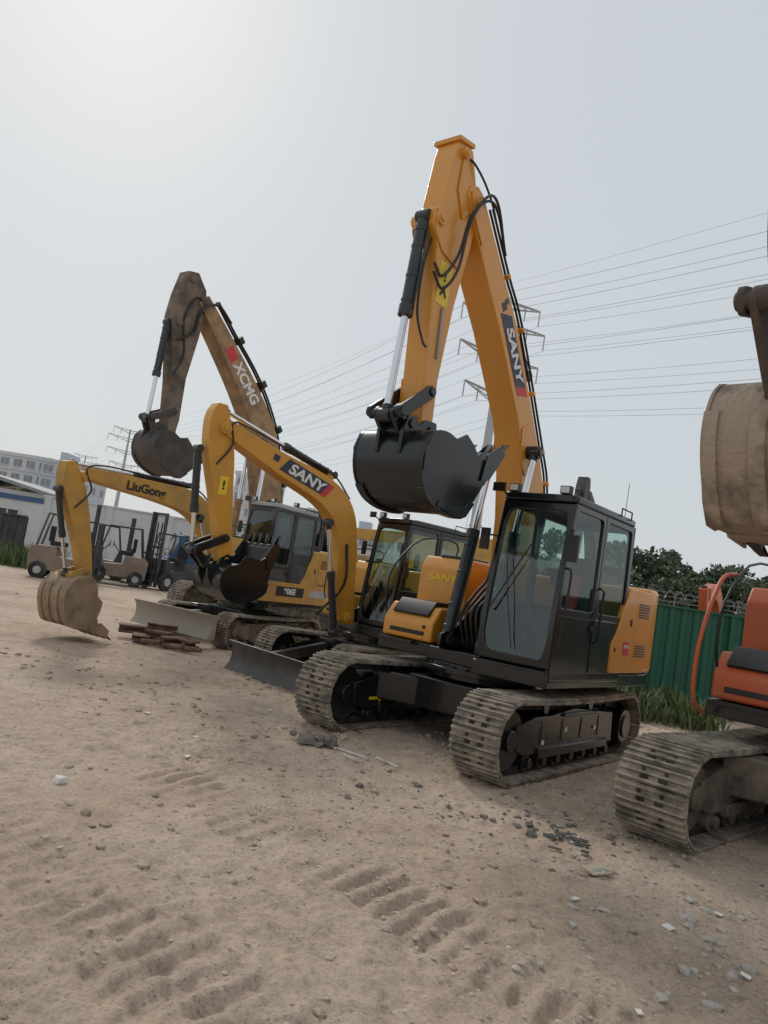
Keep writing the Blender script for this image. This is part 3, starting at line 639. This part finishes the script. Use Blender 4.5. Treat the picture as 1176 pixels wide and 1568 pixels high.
a3=N.new('ShaderNodeMath'); a3.operation='ADD'; L.new(ad.outputs[0],a3.inputs[0]); a4=N.new('ShaderNodeMath'); a4.operation='MULTIPLY'; a4.inputs[1].default_value=.3; L.new(ff.outputs[0],a4.inputs[0]); L.new(a4.outputs[0],a3.inputs[1])
L.new(a3.outputs[0],bp.inputs['Height']); L.new(bp.outputs[0],b.inputs['Normal'])
M_GROUND=m
me.materials.append(m); go=bpy.data.objects.new('ground',me); coll.objects.link(go)

# gravel
ico=bmesh.new(); bmesh.ops.create_icosphere(ico,subdivisions=1,radius=1); iv=np.array([v.co[:] for v in ico.verts]); ifc=np.array([[v.index for v in f.verts] for f in ico.faces]); ico.free()
def stones_at(name,pts,mat,flat=(.4,.8)):
    vs=[];fs=[];o=0
    for x,y,z,s in pts:
        v=iv*rng.uniform(.65,1.25,(12,1))*np.array([s*rng.uniform(.7,1.3),s*rng.uniform(.7,1.3),s*rng.uniform(*flat)])
        a=rng.uniform(0,6.28);c,q=math.cos(a),math.sin(a)
        v=np.stack([v[:,0]*c-v[:,1]*q,v[:,0]*q+v[:,1]*c,v[:,2]],1)+(x,y,z+s*.15)
        vs.append(v);fs.append(ifc+o);o+=12
    me=bpy.data.meshes.new(name); me.from_pydata(np.concatenate(vs).tolist(),[],np.concatenate(fs).tolist()); me.materials.append(mat)
    ob=bpy.data.objects.new(name,me); coll.objects.link(ob)
def stones(name,n,xr,yr,smin,smax,mat,bias=None,pw=3.):
    X=rng.uniform(*xr,n);Y=rng.uniform(*yr,n)
    if bias is not None:
        k=vnoise(X,Y,.9,bias)*1.6+.15*X/3+.35>rng.uniform(0,1,n); X=X[k];Y=Y[k]
    Z=hgt(X,Y); S=smin+(smax-smin)*rng.uniform(0,1,len(X))**pw
    stones_at(name,list(zip(X,Y,Z,S)),mat)
M_ST=paint('stone_light',(.56,.47,.38),(.34,.275,.21),.8,.9,scale=2.3,bump=.05,lo=.3,hi=.7)
M_ST2=paint('stone_grey',(.52,.48,.43),(.28,.245,.21),.8,.9,scale=3.1,bump=.05,lo=.3,hi=.7)
M_STW=paint('stone_white',(.72,.70,.66),(.5,.45,.38),.5,.8,scale=5,bump=.05)
M_STD=paint('stone_dark',(.16,.14,.12),(.32,.26,.2),.6,.9,scale=5,bump=.1)
stones('gravel',12000,(-4,4.5),(2,10),.003,.018,M_ST,11,4)
stones('gravel',10000,(-1,4.5),(2,9),.003,.022,M_ST2,12,4)
stones('dirt_clods',8000,(-5,5.5),(2,13),.005,.045,M_GROUND,9,4)
stones('rubble',1600,(-12,10),(8,26),.01,.06,M_ST,14,4)

# ================================================================ debris
def gz(x,y): return float(hgt(np.array([x]),np.array([y]))[0])
stones_at('white_stone',[(-1.84,5.15,gz(-1.84,5.15)+.015,.055)],M_STW,(.7,.8))
v=[];f=[]
pts=[(-.30+rng.normal(0,.09),7.35+rng.normal(0,.06),gz(-.3,7.35)+rng.uniform(0,.05),rng.uniform(.05,.13)) for _ in range(14)]
stones_at('rock_pile',pts,M_STD,(.5,.7))
pts=[]
for i in range(90):
    x=2.05+rng.normal(0,.45);y=4.1+rng.normal(0,.6); pts.append((x,y,gz(x,y),.008+.045*rng.uniform(0,1)**2.5))
stones_at('broken_concrete',pts,M_ST2)
pts=[]
for i in range(160):
    x=1.7+rng.normal(0,.6);y=5.9+rng.normal(0,.35); pts.append((x,y,gz(x,y),.006+.035*rng.uniform(0,1)**3))
stones_at('broken_concrete',pts,M_STD)
g=Geo()
for a,b,c,d in((-.12,7.25,.20,7.02),(.28,7.12,.48,6.92),(-.02,7.00,.12,6.86),(-.2,7.3,-.1,7.18)):
    g.tube([(a,b,gz(a,b)+.02),((a+c)/2,(b+d)/2,gz((a+c)/2,(b+d)/2)+.02),(c,d,gz(c,d)+.02)],.007,7)
g.build('broken_pipes',M_STW)
g=Geo()
for i in range(16):
    x=1.62+rng.normal(0,.14);y=5.62+rng.normal(0,.10);g.box((x,y,gz(x,y)+.02),(rng.uniform(.04,.16),rng.uniform(.02,.06),.008),Matrix.Rotation(rng.uniform(0,3),3,'Z')@Matrix.Rotation(rng.uniform(-.4,.4),3,'X'))
g.build('black_plastic_scraps',M_DG,None,bev=.002)
g=Geo(); g.box((1.72,5.02,gz(1.72,5.02)+.02),(.17,.12,.012),Matrix.Rotation(.5,3,'Z')@Matrix.Rotation(.08,3,'X')); g.box((1.83,5.10,gz(1.83,5.1)+.012),(.07,.05,.012),Matrix.Rotation(1.2,3,'Z')); g.build('broken_tile',paint('tile_cream',(.48,.40,.30),(.08,.18,.17),.7,.4,scale=9,lo=.52,hi=.58),None,bev=.002)
g=Geo()
for i in range(10):
    x=2.2+rng.normal(0,.4);y=3.85+rng.normal(0,.5);g.box((x,y,gz(x,y)+.012),(rng.uniform(.02,.07),rng.uniform(.02,.05),.006),Matrix.Rotation(rng.uniform(0,3),3,'Z')@Matrix.Rotation(rng.uniform(-.3,.3),3,'X'))
for x,y in((-1.35,6.9),(-2.0,7.6),(-.9,8.6),(-1.25,6.2)): g.box((x,y,gz(x,y)+.012),(.06,.035,.006),Matrix.Rotation(rng.uniform(0,3),3,'Z'))
g.build('paper_litter',M_STW,None)
g=Geo()
for x,y,z,dx,dy,dz,a in((-3.85,13.0,.12,.6,.18,.16,.4),(-3.4,12.75,.10,.45,.2,.18,-.3),(-3.1,12.55,.08,.4,.15,.14,.8),(-3.4,12.9,.26,.5,.14,.10,.1),(-2.85,12.6,.07,.3,.25,.14,1.2),(-3.65,12.65,.06,.3,.25,.1,.2)):
    Mx=Matrix.Rotation(a,3,'Z')@Matrix.Rotation(.08,3,'X')
    g.box((x,y,z),(dx,dy,dz*.25),Mx); g.box((x,y,z+dz*.6),(dx,dy,dz*.25),Mx); g.box((x,y,z+dz*.3),(dx*.98,dy*.35,dz*.6),Mx)
for x,y in((-3.2,12.4),(-2.9,12.35),(-3.6,12.5)): g.cyl((x,y,.05),(x+.35,y-.12,.08),.04,12)
g.build('scrap_steel',M_RUST,None,bev=.008)

# ================================================================ foliage
def leafmat(name,a,b_):
    m,nt,b=newmat(name);N=nt.nodes;L=nt.links
    g=N.new('ShaderNodeNewGeometry'); r=N.new('ShaderNodeValToRGB'); r.color_ramp.elements[0].color=(*a,1); r.color_ramp.elements[1].color=(*b_,1)
    n=N.new('ShaderNodeTexNoise'); n.inputs['Scale'].default_value=.6; tc=N.new('ShaderNodeTexCoord'); L.new(tc.outputs['Object'],n.inputs['Vector'])
    mm=N.new('ShaderNodeMath'); mm.operation='MULTIPLY_ADD'; L.new(g.outputs['Random Per Island'],mm.inputs[0]); mm.inputs[1].default_value=.5; 
    m2=N.new('ShaderNodeMath'); m2.operation='MULTIPLY_ADD'; L.new(n.outputs['Fac'],m2.inputs[0]); m2.inputs[1].default_value=1.6; m2.inputs[2].default_value=-.55
    L.new(m2.outputs[0],mm.inputs[2]); L.new(mm.outputs[0],r.inputs[0]); L.new(r.outputs[0],b.inputs['Base Color']); b.inputs['Roughness'].default_value=.7
    return m
M_LEAF=leafmat('tree_leaves',(.05,.072,.045),(.125,.16,.085))  # greens lightened and greyed: distance haze is mixed into the leaf colour
M_WEED=leafmat('weed_leaves',(.04,.07,.02),(.13,.17,.06))
M_BARK=paint('bark',(.09,.07,.05),(.15,.12,.09),.5,.9,bump=.1)
def leaves(C,n,size,verts,faces):
    for (cx,cy,cz,r) in C:
        d=rng.normal(0,1,(n,3)); d/=np.linalg.norm(d,axis=1)[:,None]
        rad=r*rng.uniform(.35,1.05,(n,1))**.6; p=np.array([cx,cy,cz])+d*rad*np.array([1,1,.8])
        a=rng.normal(0,1,(n,3));a/=np.linalg.norm(a,axis=1)[:,None]; b=np.cross(a,rng.normal(0,1,(n,3)));b/=np.linalg.norm(b,axis=1)[:,None]
        s=size*rng.uniform(.6,1.4,(n,1)); o=len(verts)
        q=np.stack([p-a*s,p-b*s*.5,p+a*s,p+b*s*.5],1).reshape(-1,3)
        verts.extend(q.tolist()); faces.extend([(o+4*i,o+4*i+1,o+4*i+2,o+4*i+3) for i in range(n)])
def leafobj(name,C,n,size,mat,parent=None):
    v=[];f=[]; leaves(C,n,size,v,f); me=bpy.data.meshes.new(name); me.from_pydata(v,[],f); me.materials.append(mat); ob=bpy.data.objects.new(name,me); coll.objects.link(ob); ob.parent=parent; return ob
def treerow(name,x0,x1,y0,y1,n,h0,h1,mat,lf=.22,cn=260):
    e=empty(name,(0,0,0)); C=[];t=Geo()
    for i in range(n):
        k=(i+.5)/n; x=x0+(x1-x0)*k+rng.normal(0,.5); y=y0+(y1-y0)*k+rng.normal(0,1.6); h=rng.uniform(h0,h1)
        t.cyl((x,y,0),(x+rng.normal(0,.2),y,h*.6),.14,8,.07)
        for j in range(4): a=rng.uniform(0,6.3); t.cyl((x,y,h*(.3+.08*j)),(x+math.cos(a)*h*.25,y+math.sin(a)*h*.25,h*(.55+.08*j)),.06,6,.02)
        for j in range(10):
            a=rng.uniform(0,6.3);q=rng.uniform(0,.32)*h; zz=rng.uniform(.22,.88)*h; C.append((x+math.cos(a)*q,y+math.sin(a)*q,zz,rng.uniform(.13,.22)*h*(1.2-.4*zz/h)))
    t.build('trunks',M_BARK,e); leafobj('crowns',C,cn,lf,mat,e)
treerow('tree_row',14,31,49,44,15,4.4,5.6,M_LEAF,.16,340)
treerow('tree_row',13,38,62,58,15,6.6,7.9,M_LEAF,.22,260)
treerow('tree_row',-52,-33,72,70,8,3.5,5.5,M_LEAF,.3,160)
def weeds(name,pts,mat=M_WEED):
    v=[];f=[]
    for x,y,h in pts:
        for k in range(rng.integers(5,11)):
            a=rng.uniform(0,6.3);l=h*rng.uniform(.5,1.1);dx,dy=math.cos(a),math.sin(a);t=rng.uniform(.15,.6)*l;w=.010+.014*h; o=len(v)
            bx,by=x+rng.normal(0,.06),y+rng.normal(0,.06)
            v+= [(bx-dy*w,by+dx*w,0),(bx+dy*w,by-dx*w,0),(bx+dx*t*.5+dy*w*1.3,by+dy*t*.5-dx*w*1.3,l*.6),(bx+dx*t*.5-dy*w*1.3,by+dy*t*.5+dx*w*1.3,l*.6),(bx+dx*t,by+dy*t,l)]
            f+=[(o,o+1,o+2,o+3),(o+3,o+2,o+4)]
    me=bpy.data.meshes.new(name);me.from_pydata(v,[],f);me.materials.append(mat);ob=bpy.data.objects.new(name,me);coll.objects.link(ob)
weeds('weeds',[(rng.uniform(3.6,6.0),13.9+rng.normal(0,.7),rng.uniform(.15,.6)) for _ in range(420)]+[(rng.uniform(6.0,9),15.0+rng.normal(0,.15),rng.uniform(.08,.3)) for _ in range(90)])
weeds('weeds',[(rng.uniform(-28,-12.5),rng.uniform(27.5,31),rng.uniform(.3,1.0)) for _ in range(900)])
weeds('weeds',[(rng.uniform(-13,4),37.3+rng.normal(0,.5),rng.uniform(.2,.7)) for _ in range(400)])

# ================================================================ green fence on the right
M_GF=paint('green_sheet_metal',(.008,.105,.058),(.05,.10,.07),.5,.5,scale=1.2,bump=.01,lo=.4,hi=.7)
M_CON=paint('concrete',(.42,.41,.39),(.26,.24,.22),.6,.85,scale=1.5,bump=.05,lo=.4,hi=.7)
M_WALL=paint('white_wall',(.66,.67,.66),(.42,.41,.39),.5,.8,scale=.8,bump=.02,lo=.45,hi=.7)
e=empty('green_fence',(3.0,16.0,0),math.atan2(-1.2,14)); g=Geo(); P=[];x=0
while x<18: P+=[(x,0),(x+.10,0),(x+.13,.04),(x+.22,.04)]; x+=.25
n=len(P); g.add([(a,b,.05) for a,b in P]+[(a,b,2.02) for a,b in P],[(i,i+1,n+i+1,n+i) for i in range(n-1)])
g.build('sheet_panels',M_GF,e,nrm=False)
g=Geo()
for i in range(9): g.box((.1+i*2.2,-.035,1.02),(.06,.06,2.04))
g.box((9,.0,2.04),(18,.06,.04)); g.box((9,-.02,.06),(18,.05,.08)); g.build('posts_and_rails',M_GF,e,bev=.005)
e=empty('concrete_wall',(4.5,24.5,0),-.05); g=Geo(); g.box((9,0,1.1),(20,.2,2.2)); g.box((9,0,2.24),(20,.3,.08))
for i in range(34): g.box((-.9+i*.6,-.13,1.05),(.05,.06,2.1))
g.build('wall_panels',M_WALL,e,bev=.01)
g=Geo()
for i in range(11): g.tube([(-.8+2*i,0,2.25),(-.8+2*i,-.02,2.6),(-.8+2*i,-.15,2.75)],.02,6)
for z in(2.4,2.55,2.68): g.tube([(-1,-.05,z),(19,-.05,z)],.008,5)
P=[(-1+i*.035,.13*math.cos(i*.7),2.62+.13*math.sin(i*.7)) for i in range(560)]; g.tube(P,.008,4)
g.build('barbed_wire',M_STEELP,e)

# ================================================================ left background
e=empty('white_wall',(-15.2,34.0,0),math.atan2(3,18)); g=Geo(); g.box((9.5,0,1.5),(19,.22,2.9)); 
for i in range(8): g.box((.15+i*2.7,-.13,1.5),(.3,.1,3.02))
g.box((9.5,0,2.99),(19.2,.32,.08)); g.box((9.5,-.12,.2),(19,.06,.4)); g.build('wall_panels',M_WALL,e,bev=.01)
g=Geo()
for i in range(11):
    x=5.2+rng.uniform(0,1.8); z=1.3+rng.uniform(0,.9)
    g.tube([(x+rng.uniform(-.3,.3),-.125,z+rng.uniform(-.3,.3)) for _ in range(4)],.02,5,4)
g.build('graffiti',M_BLKS,e)
M_BLU=paint('blue_panel',(.05,.13,.26),(.2,.2,.2),.3,.5)
M_ROOF=paint('grey_roof',(.30,.31,.32),(.2,.19,.18),.4,.7)
e=empty('workshop_building',(-23.5,37.5,0)); g=Geo(); g.box((3.2,3,1.6),(7,6,3.2)); g.build('walls',M_WALL,e,bev=.02)
g=Geo(); g.prism([(-.6,3.15),(-.6,3.3),(3.2,3.95),(7.0,3.3),(7.0,3.15),(3.2,3.75)],-.4,6.4); g.build('roof',M_ROOF,e,bev=.02)
g=Geo(); g.box((3.2,-.03,2.85),(7.05,.06,.25)); g.build('blue_band',M_BLU,e)
g=Geo()
for x in(.8,2.9,5.0): g.box((x,-.03,1.75),(1.1,.06,.95))
g.build('windows',M_DG,e); g=Geo()
for x in(.8,2.9,5.0):
    for q in(-.57,0,.57): g.box((x+q,-.07,1.75),(.05,.04,1.0))
    for q in(-.5,.5): g.box((x,-.07,1.75+q),(1.2,.04,.05))
g.build('window_frames',M_WHT,e)
e=empty('grey_metal_fence',(-26,31.6,0),.05); g=Geo(); P=[];x=0
while x<11: P+=[(x,0),(x+.12,0),(x+.15,.04),(x+.27,.04)]; x+=.3
n=len(P); g.add([(a,b,.05) for a,b in P]+[(a,b,1.9) for a,b in P],[(i,i+1,n+i+1,n+i) for i in range(n-1)]); g.build('sheet_panels',M_DG,e,nrm=False)
g=Geo(); g.box((5.5,0,1.93),(11,.07,.06)); [g.box((i*2.2,-.04,1),(.07,.07,1.95)) for i in range(6)]; g.build('posts',M_DG,e)
M_WIN=paint('distant_window_glass',(.20,.23,.26),(.32,.34,.36),.8,.3,scale=.25,bump=0,lo=.4,hi=.6)
def building(name,x,y,wd,dp,h,fl,cols,mat,rot=0):
    e=empty(name,(x,y,0),rot); g=Geo(); g.box((wd/2,dp/2,h/2),(wd,dp,h)); g.box((wd/2,dp/2,h+.3),(wd+.5,dp+.5,.7))
    g.box((wd*.3,dp/2,h+1.6),(wd*.16,dp*.5,2.4)); g.build('walls',mat,e)
    g=Geo();s=Geo();fh=h/fl;cw=wd/cols
    for i in range(fl):
        s.box((wd/2,-.12,fh*i+.2),(wd,.24,.25))
        for j in range(cols):
            g.box((cw*(j+.5),-.04,fh*(i+.55)),(cw*.62,.08,fh*.48)); s.box((cw*(j+.5),-.14,fh*(i+.29)),(cw*.7,.2,.12)); s.box((cw*(j+.5),-.09,fh*(i+.55)),(.10,.06,fh*.48))
        for j in range(max(2,int(dp/4))): g.box((wd+.04,dp*(j+.5)/max(2,int(dp/4)),fh*(i+.55)),(.08,1.8,fh*.48))
    g.build('windows',M_WIN,e); s.build('ledges_and_mullions',mat,e)
M_B1=paint('building_render',(.60,.62,.65),(.50,.52,.54),.4,.85,scale=.1,bump=0)
M_B2=paint('building_tiles',(.50,.54,.60),(.44,.46,.49),.4,.85,scale=.1,bump=0)
building('office_building',-108,160,36,14,15.5,5,13,M_B1)
building('office_building',-72,156,9,14,15.0,5,3,M_B2)
building('apartment_building',-30.5,150,7.5,12,18,6,3,M_B1,-.1)
building('office_building',-9,165,17,12,11,3,8,M_B2,-.05)
building('office_building',12,190,26,12,13,4,11,M_B1,-.05)

M_FLR=paint('forklift_paint',(.22,.15,.12),(.32,.27,.22),.8,.6,lo=.38,hi=.65)
M_TYRE=paint('tyre_rubber',(.03,.03,.03),(.2,.17,.14),.6,.9)
def forklift(x,y,rot,mat,mh=2.4):
    e=empty('forklift',(x,y,0),rot)
    g=Geo(); g.prism(rnd([(-1.1,.25),(-1.15,.9),(-1.0,1.05),(-.35,1.05),(-.3,.75),(.35,.72),(.5,1.15),(.62,1.15),(.68,.3)],.05,4),-.5,.5); g.build('body',mat,e,bev=.03)
    g=Geo()
    for s in(-1,1):
        g.tube([(.55,s*.45,1.1),(.35,s*.45,2.05),(-.75,s*.45,2.08),(-.95,s*.45,1.0)],.035,8)
        g.box((.86,s*.33,mh/2+.1),(.10,.09,mh)); g.box((.80,s*.25,mh/2+.1),(.08,.07,mh)); g.box((1.45,s*.22,.12),(1.0,.11,.045)); g.box((.97,s*.22,.42),(.05,.11,.6))
    for z in(.35,mh*.55,mh): g.box((.83,0,z+.05),(.08,.7,.09))
    for z in(.3,.62): g.box((.93,0,z),(.05,.9,.08))
    for q in np.linspace(-.7,.3,6): g.box((q,0,2.07),(.05,.9,.03))
    for s in(-.1,.1): g.cyl((.80,s,.3),(.80,s,mh*.9),.03,10)
    for q in np.linspace(-.4,.4,6): g.box((.95,q,.95),(.03,.03,.65))
    g.box((.95,0,1.28),(.04,.9,.05)); g.tube([(.5,0,1.1),(.25,0,1.42)],.02,6); g.tube([(.25+.0,.15*math.cos(a),1.42+.13*math.sin(a)) for a in np.linspace(0,6.28,14)],.015,6)
    g.build('mast_forks_guard',M_DG,e,bev=.005)
    g=Geo(); g.box((-.35,0,1.15),(.5,.5,.15)); g.box((-.6,0,1.45),(.12,.48,.5)); g.build('seat',M_SEAT,e,bev=.03)
    g=Geo()
    for a,r in((.55,.33),(-.78,.27)):
        for s in(-1,1): g.cyl((a,s*.42,r),(a,s*.60,r),r,22)
    g.build('tyres',M_TYRE,e,bev=.03); g=Geo()
    for a,r in((.55,.33),(-.78,.27)):
        for s in(-1,1): g.cyl((a,s*.5,r),(a,s*.612,r),r*.45,16)
    g.build('wheel_rims',M_GREY,e)
forklift(-9.9,24.6,R(15),M_FLR,1.9); forklift(-9.3,27.2,R(-160),M_FLR,2.6); forklift(-7.6,28.2,R(-120),M_DG,2.7); forklift(-10.5,29.5,R(20),M_DG,2.4)
def truck(name,x,y,rot,mat,l=5.0,crane=False):
    e=empty(name,(x,y,0),rot); g=Geo()
    g.prism(rnd([(l/2,.5),(l/2,1.15),(l/2-.15,1.3),(l/2-.45,2.15),(l/2-1.6,2.2),(l/2-1.65,.5)],.06,4),-.85,.85); g.box((-l*.17,0,.75),(l*.66,1.7,.12)); 
    for s in(-1,1): g.box((-l*.17,s*.85,1.0),(l*.66,.05,.45))
    g.box((-l/2,0,1.0),(.05,1.75,.45)); g.build('cab_and_bed',mat,e,bev=.03)
    g=Geo(); g.prism([(l/2-.14,1.35),(l/2-.42,2.02),(l/2-.46,2.02),(l/2-.2,1.35)],-.72,.72); 
    for s in(-1,1): g.prism([(l/2-.35,1.35),(l/2-.6,2.0),(l/2-1.4,2.0),(l/2-1.4,1.35)],s*.84,s*.862)
    g.build('windows',M_DG,e)
    g=Geo(); 
    for a in(l/2-.8,-l*.3,-l*.3-.9 if crane else -l*.3):
        for s in(-1,1): g.cyl((a,s*.65,.4),(a,s*.88,.4),.4,20)
    g.build('tyres',M_TYRE,e,bev=.03)
    if crane:
        g=Geo(); g.prism([(l/2+1.2,3.0),(l/2+1.2,3.35),(-l/2,3.9),(-l/2,3.35)],-.3,.3); g.prism(rnd([(-l*.35,.9),(-l*.4,3.5),(-l*.15,3.5),(.0,1.0)],.05,4),-.6,.6); g.box((0,.9,2.4),(1.4,.7,1.6)); g.cyl((l/2,0,2.8),(l/2+1.5,0,2.9),.2,12)
        g.build('crane_boom',M_Y3,e,bev=.03)
truck('blue_truck',-6.0,31.0,R(200),M_BLU)
truck('crane_truck',1.7,29.5,R(175),M_Y3,7.0,True)

# ================================================================ transmission towers and lines
M_POLE=paint('galvanised_steel',(.42,.44,.46),(.34,.35,.36),.4,.5,metal=.2,scale=.5,bump=0)
M_WIRE=paint('aluminium_wire',(.30,.32,.34),(.34,.34,.34),.4,.5,metal=.0,scale=.5,bump=0)  # wire colour paled to grey, with the air's haze painted in
dl=Vector((105,-169,0)).normalized(); pp=Vector((-dl.y,dl.x,0))
LV=[(39.5,5.6),(36.6,7.0),(32.0,6.6),(27.2,5.0)]
def pylon(x,y):
    e=empty('transmission_tower',(x,y,0)); g=Geo(); g.cyl((0,0,0),(0,0,40),.85,12,.28)
    for z in(10,20,30): g.cyl((0,0,z),(0,0,z+.25),.85-.57*z/40+.12,12)
    for z,l in LV:
        for s in(-1,1):
            a=pp*s*l
            for o in(-.35,.35):
                g.tube([Vector((dl.x*o,dl.y*o,z)),a+Vector((0,0,z+.5))],.10,5)
                g.tube([Vector((dl.x*o,dl.y*o,z-1.0)),a+Vector((0,0,z+.4))],.08,5)
            for k in(.3,.55,.8): g.tube([a*k+Vector((0,0,z-1.0+1.4*k)),a*(k-.15)+Vector((0,0,z+.5*k))],.05,4)
            for k in(1,.55): g.tube([a*k+Vector((0,0,z+.4*k)),a*k+Vector((0,0,z-1.6))],.09,6)
    g.build('pole_and_crossarms',M_POLE,e)
PY=[(-198,432),(-93,263),(11.6,94),(118,-75)]
for p in PY[:3]: pylon(*p)
pylon(-153,377)
g=Geo()
for i in range(3):
    a=Vector((*PY[i],0));b=Vector((*PY[i+1],0))
    for z,l in LV:
        for s in(-1,1):
            for k,dz in((1,-1.6),(.55,-1.6)):
                o=pp*s*l*k; g.tube([a.lerp(b,t)+o+Vector((0,0,z+dz-4*5.5*t*(1-t))) for t in np.linspace(0,1,28)],.018,4)
    g.tube([a.lerp(b,t)+Vector((0,0,42-4*4*t*(1-t))) for t in np.linspace(0,1,28)],.013,4)
g.build('power_lines',M_WIRE,None,nrm=False)

# ================================================================ sky & light
w=bpy.data.worlds.new('World'); scene.world=w; w.use_nodes=True; N=w.node_tree.nodes;L=w.node_tree.links
bg=N['Background']; sky=N.new('ShaderNodeTexSky'); sky.sky_type='NISHITA'; sky.sun_disc=False
EL,AZ=38,-26
sky.sun_elevation=R(EL); sky.sun_rotation=R(AZ); sky.dust_density=2.0; sky.air_density=1.2; sky.ozone_density=1.5
mx=N.new('ShaderNodeMix'); mx.data_type='RGBA'; mx.inputs[0].default_value=.90; mx.inputs[7].default_value=(6.1,6.5,6.8,1)
L.new(sky.outputs[0],mx.inputs[6]); L.new(mx.outputs[2],bg.inputs[0]); bg.inputs[1].default_value=.1
sd=Vector((math.sin(R(AZ))*math.cos(R(EL)),math.cos(R(AZ))*math.cos(R(EL)),math.sin(R(EL))))
sl=bpy.data.lights.new('sun','SUN'); sl.energy=1.5; sl.angle=R(11); sl.color=(1,.95,.87)
so=bpy.data.objects.new('sun',sl); so.rotation_euler=sd.to_track_quat('Z','Y').to_euler(); coll.objects.link(so)
scene.view_settings.view_transform='Standard'; scene.view_settings.look='None'; scene.view_settings.exposure=0

# ================================================================ camera
th,ph=R(9.0),R(5.1)
X=Vector((1,0,0));U=Vector((0,-math.sin(ph),math.cos(ph)));Fw=Vector((0,math.cos(ph),math.sin(ph)))
r=X*math.cos(th)+U*math.sin(th);u=-X*math.sin(th)+U*math.cos(th)
m=Matrix.Identity(4)
for i in range(3): m[i][0]=r[i];m[i][1]=u[i];m[i][2]=-Fw[i]
m[2][3]=1.65
cd=bpy.data.cameras.new('camera'); cam=bpy.data.objects.new('camera',cd); cam.matrix_world=m; coll.objects.link(cam)
cd.sensor_fit='HORIZONTAL'; cd.sensor_width=36; cd.lens=36*1150/1176; cd.clip_end=6000; cd.clip_start=.05
scene.camera=cam
